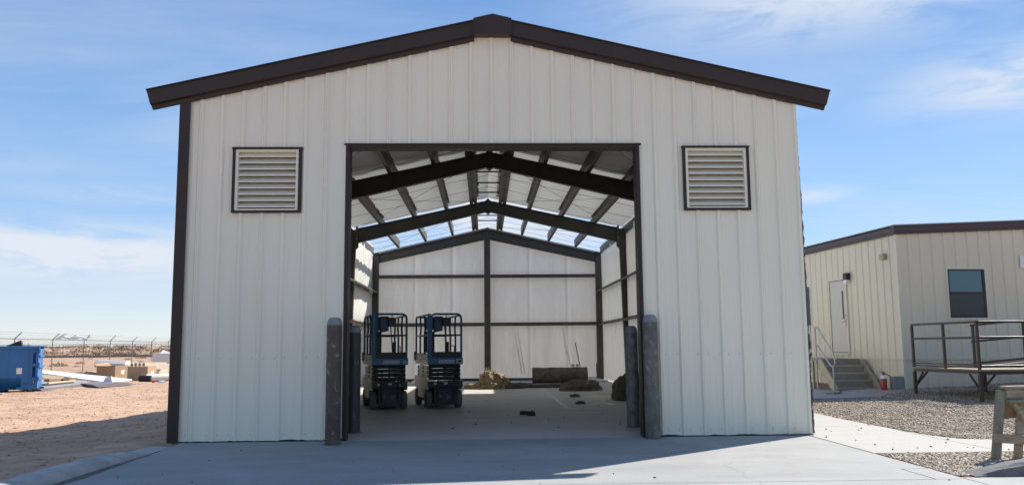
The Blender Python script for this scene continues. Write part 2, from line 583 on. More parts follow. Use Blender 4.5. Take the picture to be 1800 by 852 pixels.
slab([(-4.40, -4.035), (4.20, -4.035), (4.20, -3.35), (4.497, -3.34), (4.497, -0.01), (-4.40, -0.01)])
slab([(4.207, -4.035), (4.497, -4.035), (4.497, -3.35), (4.207, -3.356)])
slab([(-4.40, -9.0), (-0.4, -9.0), (-0.4, -4.042), (-4.40, -4.042)])
slab([(-0.393, -9.0), (4.497, -9.0), (4.497, -4.042), (-0.393, -4.042)])
slab([(4.504, -9.0), (9.5, -9.0), (9.5, -3.98), (4.504, -3.98)])

wb = MB().box(4.60, 9.0, -2.2, -0.9, -0.14, -0.035)
walk = struct('walkway', wb, M_CONCD)
slab([(4.506, -2.09), (6.06, -2.09), (6.06, 0.35), (6.10, 0.6), (6.08, 1.2), (4.506, 1.2)], 0.004, m=M_WALK, parent=walk)
slab([(4.60, 1.208), (6.08, 1.208), (6.03, 3.7), (6.0, 6.0), (4.62, 6.0)], 0.004, m=M_WALK, parent=walk)
slab([(4.62, 6.008), (6.0, 6.008), (6.0, 20.0), (4.62, 20.0)], 0.004, m=M_WALK, parent=walk)
slab([(6.068, -2.09), (12.0, -2.25), (12.0, -0.95), (6.55, -0.84), (6.30, -0.70), (6.15, -0.3), (6.10, 0.2), (6.068, 0.34)], 0.004, m=M_WALK, parent=walk)

fl = MB().box(-4.55, 4.55, 0.0, 20.6, -0.12, 0.0)
struct('shop_floor', fl, M_FLOOR)


def gravel_z(x, y):
    return 0.006 + 0.11 * sstep(y, 4.5, 9.0) * sstep(x, 8.5, 11.0) + 0.13 * sstep(x, 11, 15) * sstep(y, 3, 9) + 0.018 * fbm(x * 0.9, y * 0.9, 1)


def in_gravel(x, y):
    if y > -0.86 and x > 6.13 + 0.42 * (1 - sstep(y, -0.9, 0.1)) ** 2 and not (y < -0.80 and x < 6.6):
        return True
    if -3.85 < y < -2.14 and x > 4.53:
        return True
    return False


gb = MB()
gb.grid(lambda a, b: (6.02 + 22 * a, -0.95 + 22 * b, gravel_z(6.02 + 22 * a, -0.95 + 22 * b) - 0.018), 60, 60)
struct('gravel_bed', gb, M_GRAVEL)
gb = MB()
gb.grid(lambda a, b: (4.50 + 6 * a, -3.95 + 1.83 * b, -0.012 + 0.012 * fbm(a * 6, b * 4)), 24, 10)
struct('gravel_strip', gb, M_GRAVEL)


def scatter_stones(name, n, region, inside, zf, m, smin=0.012, smax=0.032, label=None, cat=None):
    """loose stones: each a small squashed irregular octahedron, all in one mesh"""
    x0, x1, y0, y1 = region
    P = []
    base = np.array([(1, 0, 0), (-1, 0, 0), (0, 1, 0), (0, -1, 0), (0, 0, 1), (0, 0, -1)], float)
    tri = np.array([(0, 2, 4), (2, 1, 4), (1, 3, 4), (3, 0, 4), (2, 0, 5), (1, 2, 5), (3, 1, 5), (0, 3, 5)])
    while len(P) < n:
        x, y = rng.uniform(x0, x1), y0 + (y1 - y0) * rng.uniform() ** 1.5
        if inside(x, y):
            P.append((x, y, zf(x, y)))
    P = np.array(P)
    s_ = rng.uniform(smin, smax, n)[:, None, None]
    V = np.repeat(base[None], n, 0) * rng.uniform(0.6, 1.3, (n, 6, 3)) * np.stack([rng.uniform(.8, 1.5, n), rng.uniform(.7, 1.1, n), rng.uniform(.45, .8, n)], 1)[:, None, :]
    a = rng.uniform(0, 6.283, n)
    tl = rng.uniform(-.5, .5, n)
    y_, z_ = V[:, :, 1].copy(), V[:, :, 2].copy()
    V[:, :, 1] = y_ * np.cos(tl)[:, None] - z_ * np.sin(tl)[:, None]
    V[:, :, 2] = y_ * np.sin(tl)[:, None] + z_ * np.cos(tl)[:, None]
    x_, y_ = V[:, :, 0].copy(), V[:, :, 1].copy()
    V[:, :, 0] = x_ * np.cos(a)[:, None] - y_ * np.sin(a)[:, None]
    V[:, :, 1] = x_ * np.sin(a)[:, None] + y_ * np.cos(a)[:, None]
    V = V * s_ + P[:, None, :]
    me = bpy.data.meshes.new(name)
    nv_, nf = n * 6, n * 8
    me.vertices.add(nv_)
    me.vertices.foreach_set('co', V.reshape(-1))
    me.loops.add(nf * 3)
    me.loops.foreach_set('vertex_index', (tri[None] + (np.arange(n) * 6)[:, None, None]).reshape(-1).astype(np.int32))
    me.polygons.add(nf)
    me.polygons.foreach_set('loop_start', np.arange(0, nf * 3, 3, dtype=np.int32))
    me.polygons.foreach_set('loop_total', np.full(nf, 3, dtype=np.int32))
    me.update()
    me.validate()
    o = link(name, me, m)
    tag(o, label, cat, kind='stuff')
    return o


# trailer frame, needed to keep stones out from under it
TO, TA = Vector((10.9, 9.79, 0)), R(5.5)


def trailer_world(x, y, z=0.0):
    return Vector((TO.x + x * math.cos(TA) - y * math.sin(TA), TO.y + x * math.sin(TA) + y * math.cos(TA), z))


def trailer_local(X, Y):
    dx_, dy_ = X - TO.x, Y - TO.y
    return dx_ * math.cos(TA) + dy_ * math.sin(TA), -dx_ * math.sin(TA) + dy_ * math.cos(TA)


PAD = [(-0.05, -0.06), (-0.05, 11.0), (-4.3, 11.0), (-4.3, -2.08), (-3.42, -1.97), (-1.86, -1.74), (-0.95, -0.75)]


def stones_ok(x, y):
    if not in_gravel(x, y):
        return False
    lx, ly = trailer_local(x, y)
    if lx > 0.0 and ly > 0.05:
        return False
    if -4.3 < lx < -0.05 and ly > -2.05 + 0.1 * (lx + 4.3) + max(0.0, (lx + 1.86)) * 0.85:
        return False
    return True


scatter_stones('gravel', 95000, (6.1, 19.0, -0.9, 11.5), stones_ok, lambda x, y: gravel_z(x, y) - 0.006, M_STONE, 0.009, 0.024,
               label='pale crushed gravel between the walkway and the cream office trailer', cat='gravel')
scatter_stones('gravel', 15000, (4.53, 8.5, -3.9, -2.12), in_gravel, lambda x, y: -0.004, M_STONE, 0.009, 0.025,
               label='triangle of gravel between the walkway and the end of the kerb', cat='gravel')
scatter_stones('pebbles', 45, (-4.3, 4.4, -5.5, -0.3), lambda x, y: True, lambda x, y: 0.004, M_CONCD, 0.005, 0.014,
               label='loose crumbs scattered on the concrete apron', cat='pebbles')
scatter_stones('stray_stones', 22, (4.6, 6.3, -3.7, 3.5), lambda x, y: not in_gravel(x, y), lambda x, y: 0.012, M_STONE, 0.01, 0.025,
               label='stray gravel stones kicked onto the walkway', cat='stones')
scatter_stones('dirt_clods', 9000, (-24, -4.9, -5.5, 26), lambda x, y: True, lambda x, y: ground_z(x, y), M_DIRT, 0.01, 0.04,
               label='loose dirt clods scattered on the tan ground', cat='dirt')

# pad at the trailer steps
pd_ = MB()
pw = [trailer_world(*p) for p in PAD]
pd_.prism([(p.x, p.y) for p in pw], 'z', -0.05, 0.03)
struct('concrete_pad', pd_, M_CONC)

# kerbs
kb = MB()


def left_kerb(u, v):
    y = -0.42 - 7.0 * u
    h = 0.125 * sstep(-y, 0.42, 2.6)
    prof = [(-4.70, -0.12), (-4.675, 0.55 * h), (-4.62, 0.9 * h), (-4.53, h), (-4.44, 0.86 * h), (-4.37, 0.45 * h), (-4.335, -0.03)]
    t = v * (len(prof) - 1)
    i = min(int(t), len(prof) - 2)
    k = t - i
    x = prof[i][0] * (1 - k) + prof[i + 1][0] * k
    z = prof[i][1] * (1 - k) + prof[i + 1][1] * k
    return (x + 0.012 * fbm(y * 2, v * 3, 5) + (0.025 * fbm(y * 3, 1.0, 2) if v > 0.8 else 0), y, z + 0.006 * fbm(y * 3, v * 4, 8))


kb.grid(left_kerb, 90, 12)
kerb = struct('kerb', kb, M_KERB)
# dirt line that has gathered along the kerb foot
db = MB()
db.grid(lambda u, v: (-4.36 + 0.02 * u + v * (0.03 + 0.05 * sstep(u, 0.15, 0.5) + 0.03 * fbm(u * 14, 2.0)), -0.95 - 4.2 * u,
                      0.003 + 0.012 * (1 - v) * sstep(u, 0.05, 0.4)), 70, 3)
struct('dirt_line', db, M_CONCD)


KX0, KX1, KY0 = 4.66, 9.0, -3.93


def right_kerb(u, v):
    x = KX0 + (KX1 - KX0) * u
    d = x - KX0
    h = 0.16 * math.sin(min(1.0, d / 0.95) * math.pi / 2) ** 0.9
    prof = [(0.0, -0.04), (0.0, 0.0), (0.025, 0.80 * h), (0.08, h), (0.22, h), (0.33, 0.55 * h), (0.36, -0.04)]
    t = v * (len(prof) - 1)
    i = min(int(t), len(prof) - 2)
    k = t - i
    y = prof[i][0] * (1 - k) + prof[i + 1][0] * k
    z = prof[i][1] * (1 - k) + prof[i + 1][1] * k
    return (x, KY0 + y, z + 0.007 * fbm(x * 5, v * 5, 8))


kb = MB()
kb.grid(right_kerb, 80, 18, False)
struct('kerb', kb, M_KERB2)

# ------------------------------------------------------------------ the steel shop building
SHOP = thing('shop_building', 'large off-white metal shop with dark bronze trim and open doorway', 'building')
W2 = 4.572
SL = 0.225


def rib_profile(x, pitch, x0=-0.02, base=0.086, top=0.036, h=0.03):
    t = (x - x0 + pitch / 2) % pitch - pitch / 2
    a = abs(t)
    if a <= top / 2:
        return h
    if a < base / 2:
        return h * (base / 2 - a) / (base / 2 - top / 2)
    return 0.0


def profile_breaks(x0, x1, pitch, off=-0.02, base=0.086, top=0.036, minor=True):
    xs = {x0, x1}
    k0 = math.floor((x0 - off) / pitch) - 1
    k1 = math.ceil((x1 - off) / pitch) + 1
    for k in range(k0, k1 + 1):
        c = off + k * pitch
        for d in (-base / 2, -top / 2, top / 2, base / 2):
            xs.add(c + d)
        if minor:
            for mk in (0.36, 0.64):
                m_ = c + pitch * mk
                for d in (-0.014, -0.005, 0.005, 0.014):
                    xs.add(m_ + d)
    return sorted(x for x in xs if x0 - 1e-6 <= x <= x1 + 1e-6)


def sheet_depth(x, pitch, off=-0.02, minor=True):
    d = rib_profile(x, pitch, off)
    if minor:
        t = ((x - off) / pitch) % 1.0
        for mk in (0.36, 0.64):
            a = abs(t - mk) * pitch
            if a < 0.0141:
                d = max(d, 0.0025 * min(1, (0.0141 - a) / 0.009))
    return d


def ribbed_sheet(x0, x1, zb, zt, holes, pitch, off=-0.02, place=None, minor=True):
    """folded sheet metal between x0 and x1; holes = (x0,x1,z0,z1) openings cut out of it"""
    xs = set(profile_breaks(x0, x1, pitch, off, minor=minor))
    for h in holes:
        for e in (h[0], h[1]):
            if x0 < e < x1:
                xs.add(e)
    xs = sorted(xs)
    b = MB()
    ev = lambda f, x: f(x) if callable(f) else f
    for a, c in zip(xs[:-1], xs[1:]):
        if c - a < 1e-5:
            continue
        mid = (a + c) / 2
        spans = [(None, None)]
        for h in holes:
            if h[0] < mid < h[1]:
                new = []
                for lo_, hi_ in spans:
                    new.append((lo_, h[2])); new.append((h[3], hi_))
                spans = new
        for lo_, hi_ in spans:
            q = []
            for x in (a, c):
                q.append((x, sheet_depth(x, pitch, off, minor), ev(zb, x) if lo_ is None else lo_, ev(zt, x) if hi_ is None else hi_))
            if q[0][3] - q[0][2] < 1e-4:
                continue
            P = place or (lambda x, d, z: (x, -d, z))
            b.add([P(q[0][0], q[0][1], q[0][2]), P(q[1][0], q[1][1], q[1][2]), P(q[1][0], q[1][1], q[1][3]), P(q[0][0], q[0][1], q[0][3])], [(0, 1, 2, 3)])
    return b


DOOR = (-2.12, 2.13, -1.0, 4.235)
LOUV = [(-3.775, -2.845, 3.30, 4.195), (2.855, 3.785, 3.315, 4.21)]
holes = [DOOR] + LOUV
top_of_wall = lambda x: 5.985 - SL * abs(x)
edges = [-W2] + [-0.02 + 0.305 * k for k in range(-14, 15, 3)] + [W2]
for a, b_ in zip(edges[:-1], edges[1:]):
    mbp = ribbed_sheet(a + 0.0008, b_ - 0.0008, lambda x: 0.016 + 0.03 * max(0.0, mnoise.noise(Vector((x * 2.6, 0, 4)))) + 0.012 * max(0.0, mnoise.noise(Vector((x * 9, 1, 4)))), top_of_wall, holes, 0.305)
    if mbp.f:
        o = link('wall_panel', mbp.mesh('wall_panel'), M_SIDING, SHOP)
# screws
sc = MB()
for zrow in (0.10, 1.17):
    for k in range(-15, 15):
        for d in (0.075, -0.075):
            x = -0.02 + 0.305 * k + d + random.uniform(-.008, .008)
            if abs(x) > 4.45 or (DOOR[0] - .05 < x < DOOR[1] + .05 and zrow < 4.2) or zrow > top_of_wall(x) - 0.1 or random.random() < 0.25:
                continue
            sc.lathe([(0.0, 0.0), (0.008, 0.0)], 6)
            n0 = len(sc.v) - 12
            for q in range(n0, len(sc.v)):
                vx, vy, vz = sc.v[q]
                sc.v[q] = (x + vx, -0.006 - (0.004 if q - n0 < 6 else 0), zrow + vy)
tag(obj('wall_screws', sc, M_GALV, SHOP), kind='stuff')
# dark closure behind the ragged foot of the sheets
b = MB().box(-4.55, -2.2, 0.006, 0.05, 0.001, 0.075)
obj('base_angle', b, M_BLACK, SHOP)
b = MB().box(2.2, 4.55, 0.006, 0.05, 0.001, 0.075)
obj('base_angle', b, M_BLACK, SHOP)

# corner trim on the left
b = MB().box(-4.60, -4.445, -0.05, -0.0345, 0.0, 4.95)
b.box(-4.602, -4.590, -0.034, 0.14, 0.0, 4.95)
obj('corner_trim', b, M_FASCIA, SHOP)

# rake trim: folded fascia with a return lip, one per slope, and the ridge cap


def rake(sgn):
    b = MB()
    prof = [(-0.015, 0.0), (-0.055, 0.0), (-0.06, 0.055), (-0.115, 0.075), (-0.125, 0.275), (-0.15, 0.285), (-0.15, 0.30), (0.0, 0.305)]
    xi, xo = 0.275, 5.03
    vs = []
    for x, sk in ((xi, 0.0), (xo, 1.0)):
        for y, dz_ in prof:
            xx = x + sk * (dz_ - 0.15) * 0.26
            vs.append((sgn * xx, y, 5.915 - SL * xx + dz_))
    n = len(prof)
    fs = [(i, i + 1, i + 1 + n, i + n) for i in range(n - 1)] + [(n - 1, 0, n, 2 * n - 1), tuple(range(n)), tuple(range(n, 2 * n))]
    b.add(vs, fs)
    return b


obj('rake_trim', rake(-1), M_FASCIA, SHOP)
obj('rake_trim', rake(1), M_FASCIA, SHOP)
b = MB()
pts = [(-0.285, 5.85), (-0.285, 5.96), (-0.285, 6.178), (0, 6.245), (0.285, 6.178), (0.285, 5.96), (0.285, 5.85)]
b.prism([(-0.285, 5.915), (-0.285, 6.17), (0, 6.238), (0.285, 6.17), (0.285, 5.915)], 'y', -0.162, -0.018)
obj('ridge_cap', b, M_FASCIA, SHOP)

# door opening trim
b = MB().box(-2.165, -2.118, -0.045, 0.005, 0.0, 4.262)
b.box(-2.1175, -2.109, -0.043, 0.20, 0.0, 4.222)
obj('door_jamb', b, M_TRIM, SHOP)
b = MB().box(2.128, 2.175, -0.045, 0.005, 0.0, 4.262)
b.box(2.119, 2.1275, -0.043, 0.20, 0.0, 4.222)
obj('door_jamb', b, M_TRIM, SHOP)
b = MB().box(-2.19, 2.20, -0.055, 0.004, 4.263, 4.285)
b.box(-2.117, 2.127, -0.04, 0.004, 4.236, 4.2625)
b.box(-2.108, 2.118, 0.005, 0.20, 4.222, 4.235)
obj('door_header', b, M_FASCIA, SHOP)
for s_ in (-1, 1):
    b = MB().box(s_ * 2.20 - 0.075, s_ * 2.20 + 0.075, 0.012, 0.19, 0.0, 4.26)
    obj('door_post', b, M_STEEL, SHOP)
b = MB().box(-4.4, 4.4, 0.205, 0.265, 4.30, 4.45)
obj('girt', b, M_STEEL, SHOP)

# louvers
for (x0, x1, z0, z1) in LOUV:
    fr = MB()
    t = 0.034
    fr.box(x0 - t, x0 + 0.006, -0.05, 0.004, z0 - 0.006, z1 + 0.006)
    fr.box(x1 - 0.006, x1 + t, -0.05, 0.004, z0 - 0.006, z1 + 0.006)
    fr.box(x0 - t - 0.01, x1 + t + 0.01, -0.054, 0.004, z1 + 0.0065, z1 + 0.036)
    fr.box(x0 - t, x1 + t, -0.052, 0.004, z0 - 0.04, z0 - 0.0065)
    lv = obj('louver', fr, M_TRIM, SHOP)
    inner = MB()
    inner.box(x0 + 0.007, x0 + 0.045, -0.036, 0.10, z0 - 0.005, z1 + 0.005)
    inner.box(x1 - 0.045, x1 - 0.007, -0.036, 0.10, z0 - 0.005, z1 + 0.005)
    inner.box(x0 + 0.0455, x1 - 0.0455, -0.034, 0.10, z1 - 0.03, z1 + 0.004)
    inner.box(x0 + 0.0455, x1 - 0.0455, -0.034, 0.10, z0 - 0.004, z0 + 0.02)
    obj('louver_frame', inner, M_SIDING, lv)
    bk = MB().box(x0 + 0.01, x1 - 0.01, 0.102, 0.11, z0, z1)
    obj('backing', bk, M_BLOCK, lv)
    nb = 9
    hgt = z1 - z0 - 0.055
    blade = None
    for k in range(nb):
        zc = z0 + 0.03 + hgt * (k + 0.12) / nb
        if blade is None:
            bl = MB()
            L = x1 - x0 - 0.092
            ph = hgt / nb
            th = 0.004
            prof = [(-0.022, 0.0), (-0.022, 0.016), (-0.018, 0.018), (0.075, ph * 0.98), (0.079, ph * 0.98 - th), (-0.016, 0.0)]
            bl.prism(prof, 'x', 0, L)
            blade = bl.mesh('blade')
        link('blade', blade, M_SIDING, lv, (x0 + 0.046, 0, zc))

# ---------------- frame
YF = [7.83, 14.66]
YB = 20.30


def rafter(sgn, y, top0, bot0, st, sb, xin, xout, fw=0.16):
    b = MB()
    T = lambda x: top0 - st * x
    B = lambda x: bot0 - sb * x
    X = [sgn * xin, sgn * xout]
    b.prism([(X[0], B(xin)), (X[1], B(xout)), (X[1], T(xout)), (X[0], T(xin))], 'y', y - 0.005, y + 0.005)
    for f, d in ((T, -0.006), (B, 0.006)):
        for yy in ((y - fw / 2, y - 0.0055), (y + 0.0055, y + fw / 2)):
            b.prism([(X[0], f(xin) + d - 0.006), (X[1], f(xout) + d - 0.006), (X[1], f(xout) + d + 0.006), (X[0], f(xin) + d + 0.006)], 'y', *yy)
    return b


def column(sgn, y, xin_b, xin_t, xout, ztop, fw=0.16):
    b = MB()
    b.prism([(sgn * xin_b, 0.0), (sgn * xout, 0.0), (sgn * xout, ztop), (sgn * xin_t, ztop)], 'y', y - 0.005, y + 0.005)
    for yy in ((y - fw / 2, y - 0.0055), (y + 0.0055, y + fw / 2)):
        b.prism([(sgn * xin_b, 0.0), (sgn * (xin_b + 0.012), 0.0), (sgn * (xin_t + 0.012), ztop), (sgn * xin_t, ztop)], 'y', *yy)
        b.box(min(sgn * xout, sgn * (xout - 0.012)), max(sgn * xout, sgn * (xout - 0.012)), yy[0], yy[1], 0, ztop)
    b.box(min(sgn * xin_b, sgn * xout) - 0.03, max(sgn * xin_b, sgn * xout) + 0.03, y - 0.13, y + 0.13, 0.001, 0.018)
    return b


for y in YF:
    for s_ in (-1, 1):
        obj('rafter', rafter(s_, y, 5.985, 5.62, 0.215, 0.238, 0.006, 4.22), M_STEEL, SHOP)
        obj('column', column(s_, y, 4.36, 4.225, 4.50, 5.06), M_STEEL, SHOP)
        # haunch plate with pointed top
        b = MB().prism([(s_ * 4.16, 4.50), (s_ * 4.235, 4.42), (s_ * 4.235, 5.13), (s_ * 4.20, 5.17), (s_ * 4.16, 5.11)], 'y', y - 0.088, y + 0.088)
        obj('haunch_plate', b, M_STEEL, SHOP)
    b = MB().prism([(-0.012, 5.60), (-0.10, 5.606), (0.0, 5.535), (0.10, 5.606), (0.012, 5.60), (0.03, 5.985), (0.085, 5.975), (0.03, 6.02), (0.0, 6.075), (-0.03, 6.02), (-0.085, 5.975), (-0.03, 5.985)], 'y', y - 0.09, y + 0.09)
    obj('ridge_plate', b, M_STEEL, SHOP)
    bt = MB()
    for bx, bz in ((-0.35, 5.83), (0.35, 5.83), (0, 5.72), (-4.2, 4.75), (4.2, 4.75)):
        bt.box(bx - 0.012, bx + 0.012, y - 0.11, y - 0.089, bz - 0.012, bz + 0.012)
    tag(obj('bolts', bt, M_GALV, SHOP), kind='stuff')
for s_ in (-1, 1):
    obj('end_rafter', rafter(s_, YB, 5.80, 5.44, 0.225, 0.215, 0.0006, 4.40, 0.15), M_PURLIN, SHOP)
    b = MB().box(min(s_ * 4.20, s_ * 4.43), max(s_ * 4.20, s_ * 4.43), YB - 0.1, YB + 0.1, 0, 4.80)
    obj('end_column', b, M_PURLIN, SHOP)
    obj('front_rafter', rafter(s_, 0.32, 5.80, 5.44, 0.225, 0.215, 0.0006, 4.40, 0.15), M_PURLIN, SHOP)
    b = MB().box(min(s_ * 4.20, s_ * 4.43), max(s_ * 4.20, s_ * 4.43), 0.22, 0.42, 0, 4.80)
    obj('end_column', b, M_PURLIN, SHOP)
for s_ in (-1, 1):
    b = MB()
    b.prism([(s_ * 0.0006, 5.801), (s_ * 4.42, 5.801 - 0.225 * 4.42 + 0.005), (s_ * 4.42, 5.90 - SL * 4.42), (s_ * 0.0006, 5.90)], 'y', YB - 0.10, YB - 0.02)
    obj('rake_channel', b, M_PURLIN, SHOP)
    b = MB()
    b.prism([(s_ * 0.05, 5.845), (s_ * 4.2, 5.845 - 0.225 * 4.2), (s_ * 4.2, 5.875 - SL * 4.2), (s_ * 0.05, 5.875)], 'y', YB - 0.125, YB - 0.1005)
    obj('rake_strip', b, M_VINYLW, SHOP)
b = MB().box(-0.135, 0.105, YB - 0.14, YB + 0.09, 0, 5.46)
obj('end_column', b, M_PURLIN, SHOP)

# purlins (Z sections), eave struts
ROOF_T = lambda x: 6.195 - SL * abs(x)


def zpurlin(x, y0, y1):
    s_ = 1 if x > 0 else -1
    zt = ROOF_T(x) - 0.004
    b = MB()
    dp = 0.205 if y1 < 15 else 0.285
    b.box(x - 0.004, x + 0.004, y0, y1, zt - dp, zt - 0.004)
    if y1 < 15:
        b.prism([(x - 0.0745 * s_, zt - 0.004 + 0.0745 * SL), (x - 0.0045 * s_, zt - 0.004), (x - 0.0045 * s_, zt), (x - 0.0745 * s_, zt + 0.004 + 0.0745 * SL)], 'y', y0, y1)
    b.prism([(x + 0.0045 * s_, zt - dp), (x + 0.085 * s_, zt - dp - 0.08 * SL), (x + 0.085 * s_, zt - dp + 0.006 - 0.08 * SL), (x + 0.0045 * s_, zt - dp + 0.006)], 'y', y0, y1)
    b.box(x + 0.0855 * s_ - 0.002, x + 0.0855 * s_ + 0.002, y0, y1, zt - dp - 0.013, zt - dp + 0.015)
    return b


bays = [(0.1, 7.82), (7.84, 14.65), (14.67, 20.32)]
PX = [0.36, 1.31, 2.35, 3.40]
for y0, y1 in bays:
    for x in PX:
        for s_ in (-1, 1):
            obj('purlin', zpurlin(s_ * x, y0, y1), M_PURLIN, SHOP)
    for s_ in (-1, 1):
        obj('purlin', zpurlin(s_ * 0.50, y0, y1), M_PURLIN, SHOP)
        b = MB()
        zz = ROOF_T(0.43) - (0.205 if y1 < 15 else 0.285) + 0.03
        b.prism([(s_ * 0.366, zz + 0.064 * SL), (s_ * 0.494, zz - 0.064 * SL), (s_ * 0.494, zz - 0.064 * SL + 0.006), (s_ * 0.366, zz + 0.064 * SL + 0.006)], 'y', y0, y1)
        obj('ridge_channel', b, M_PURLIN, SHOP)
        b = MB().box(min(s_ * 4.40, s_ * 4.47), max(s_ * 4.40, s_ * 4.47), y0, y1, 4.88, 5.13)
        obj('eave_strut', b, M_PURLIN, SHOP)
        # ridge ties between the two ridge purlins
    for k in range(4):
        y = y0 + (y1 - y0) * (k + 0.6) / 4.4
        b = MB().bar((-0.35, y, 6.03), (0.35, y, 6.03), 0.03, 0.04)
        obj('ridge_tie', b, M_PURLIN, SHOP)

# white vinyl faced insulation laid over the purlins in the first two bays
xb = [0.0] + PX + [4.44]


def drape(x0, x1, y0, y1, seed, ragged=0.0):
    b = MB()
    ln = y1 - y0

    def fn(u, v):
        x = x0 + (x1 - x0) * u
        e = 0.12 * ragged * fbm(x * 1.3, seed, 1) if v > 0.97 else 0
        y = y0 + ln * v + e
        sag = 0.02 * math.sin(math.pi * u)
        wr = 0.03 * abs(math.sin(v * ln * 2.6 + seed + 1.8 * fbm(x, y * 0.4, seed))) ** 5 + 0.05 * fbm(x * 0.8, y * 1.5, seed)
        z = ROOF_T(x) + (0.008 if ragged else 0.016) - sag - math.sin(math.pi * u) ** 0.5 * abs(wr) * (1 - 0.75 * sstep(v, 0.93, 1.0))
        return (x, y, z)
    b.grid(fn, 10, 110)
    return b


sd_i = 0
for bi, (y0, y1) in enumerate(((0.1, 7.95), (7.72, 15.25))):
    for s_ in (-1, 1):
        for k in range(len(xb) - 1):
            sd_i += 1
            x0, x1 = (xb[k], xb[k + 1])
            obj('roof_insulation', drape(s_ * x0, s_ * x1, y0, y1, sd_i * 3.7, 1.0 if bi == 1 else 0.0), M_VINYL, SHOP)
# outer roof sheets over the same bays
for s_ in (-1, 1):
    for k in range(8):
        y0 = -0.0 + k * 1.0
        b = MB()
        z = lambda x: 6.235 - SL * x
        b.prism([(s_ * 0.01, z(0.01)), (s_ * 4.62, z(4.62)), (s_ * 4.62, z(4.62) + 0.012), (s_ * 0.01, z(0.01) + 0.012)], 'y', y0 + 0.002, y0 + 0.998)
        for j in range(3):
            b.prism([(s_ * 0.01, z(0.01) + 0.0125), (s_ * 4.62, z(4.62) + 0.0125), (s_ * 4.62, z(4.62) + 0.045), (s_ * 0.01, z(0.01) + 0.045)], 'y', y0 + j / 3 + 0.05, y0 + j / 3 + 0.09)
        obj('roof_sheet', b, M_ROOF, SHOP)

# banding straps and cross bracing under the roof
for (y0, y1), ny in zip(bays, (4, 4, 4)):
    for k in range(ny):
        y = y0 + (y1 - y0) * (k + 0.5) / ny
        b = MB()
        dz_ = 0.225
        pts = []
        for i in range(17):
            x = -4.4 + 8.8 * i / 16
            pts.append((x, y + 0.03 * math.sin(i * 1.7 + k), ROOF_T(x) - dz_ - 0.012 * math.sin(i * math.pi) - 0.008 * random.random()))
        b.tube(pts, 0.006, 5)
        obj('strap', b, M_WIRE, SHOP)
for (y0, y1) in bays:
    for s_ in (-1, 1):
        for p, q in (((0.1, y0 + 0.2), (4.3, y1 - 0.2)), ((4.3, y0 + 0.2), (0.1, y1 - 0.2))):
            b = MB()
            pts = []
            for i in range(9):
                t = i / 8
                x = p[0] + (q[0] - p[0]) * t
                y = p[1] + (q[1] - p[1]) * t
                pts.append((s_ * x, y, ROOF_T(x) - 0.25 - 0.05 * math.sin(math.pi * t)))
            b.tube(pts, 0.006, 5)
            obj('brace_cable', b, M_WIRE, SHOP)

# girts on side and back walls
SG = (2.14, 3.43)
sidebays = [(0.45, 7.74), (7.92, 14.56), (14.76, 20.18)]
for s_ in (-1, 1):
    for (y0, y1) in sidebays:
        for z in SG:
            b = MB()
            xa, xc = s_ * 4.245, s_ * 4.445
            b.box(min(xa, xc), max(xa, xc), y0, y1, z, z + 0.008)
            b.box(min(xa, xa + s_ * 0.008), max(xa, xa + s_ * 0.008), y0, y1, z - 0.07, z - 0.0005)
            b.box(min(xc, xc - s_ * 0.008), max(xc, xc - s_ * 0.008), y0, y1, z + 0.0085, z + 0.075)
            obj('girt', b, M_PURLIN, SHOP)
for (x0, x1) in ((-4.19, -0.14), (0.11, 4.19)):
    for z in (2.08, 3.93):
        b = MB()
        b.box(x0, x1, YB - 0.06, YB + 0.13, z + 0.055, z + 0.063)
        b.box(x0, x1, YB - 0.06, YB - 0.052, z, z + 0.054)
        b.box(x0, x1, YB - 0.06, YB - 0.052, z + 0.0635, z + 0.135)
        obj('girt', b, M_PURLIN, SHOP)
    b = MB().box(x0, x1, YB - 0.02, YB + 0.12, 0.002, 0.10)
    obj('base_channel', b, M_STEEL, SHOP)

# wall insulation: sheets bulging between the girts


def wall_sheet(place, u0, u1, z0, z1, seed, bulge=0.05, seams=None, nz=22, nu_=80, ztop=None, folds=1.0):
    b = MB()
    seams = seams or []

    def fn(a, c):
        u = u0 + (u1 - u0) * a
        zt = ztop(u) if ztop else z1
        z = z0 + (zt - z0) * c
        e = math.sin(math.pi * a) ** 0.4 * math.sin(math.pi * c) ** 0.5 if 0 < a < 1 and 0 < c < 1 else 0
        d = bulge * e
        d += folds * 0.014 * e * math.sin(u * 9 + 2.5 * fbm(u * 0.7, z * 0.35, seed)) + 0.05 * folds * e * fbm(u * 1.4, z * 0.5, seed + 3)
        for s0 in seams:
            q = abs(u - s0)
            if q < 0.07:
                d -= 0.05 * (1 - q / 0.07)
        return place(u, d, z)
    b.grid(fn, nu_, nz)
    return b


zrows = [(0.02, 2.14), (2.145, 3.43), (3.435, 5.23)]
for s_ in (-1, 1):
    pl = (lambda u, d, z, s_=s_: (s_ * (4.462 - d), u, z))
    for i, (y0, y1) in enumerate(((0.10, 7.83), (7.835, 14.66), (14.665, 20.45))):
        for j, (z0, z1) in enumerate(zrows):
            obj('wall_insulation', wall_sheet(pl, y0, y1, z0, z1, 10 * s_ + 3 * i + j, 0.07), M_VINYLW, SHOP)
plb = lambda u, d, z: (u, YB + 0.15 - d, z)
for j, (z0, z1) in enumerate([(0.03, 2.13), (2.135, 3.99)]):
    for i, (x0, x1) in enumerate(((-4.45, -0.02), (-0.015, 4.45))):
        sm = [x0 + (x1 - x0) * t for t in (0.37, 0.70)]
        obj('wall_insulation', wall_sheet(plb, x0, x1, z0, z1, 40 + 2 * j + i, 0.045, sm, folds=1.0 if j == 0 else 0.45), M_VINYLW, SHOP)
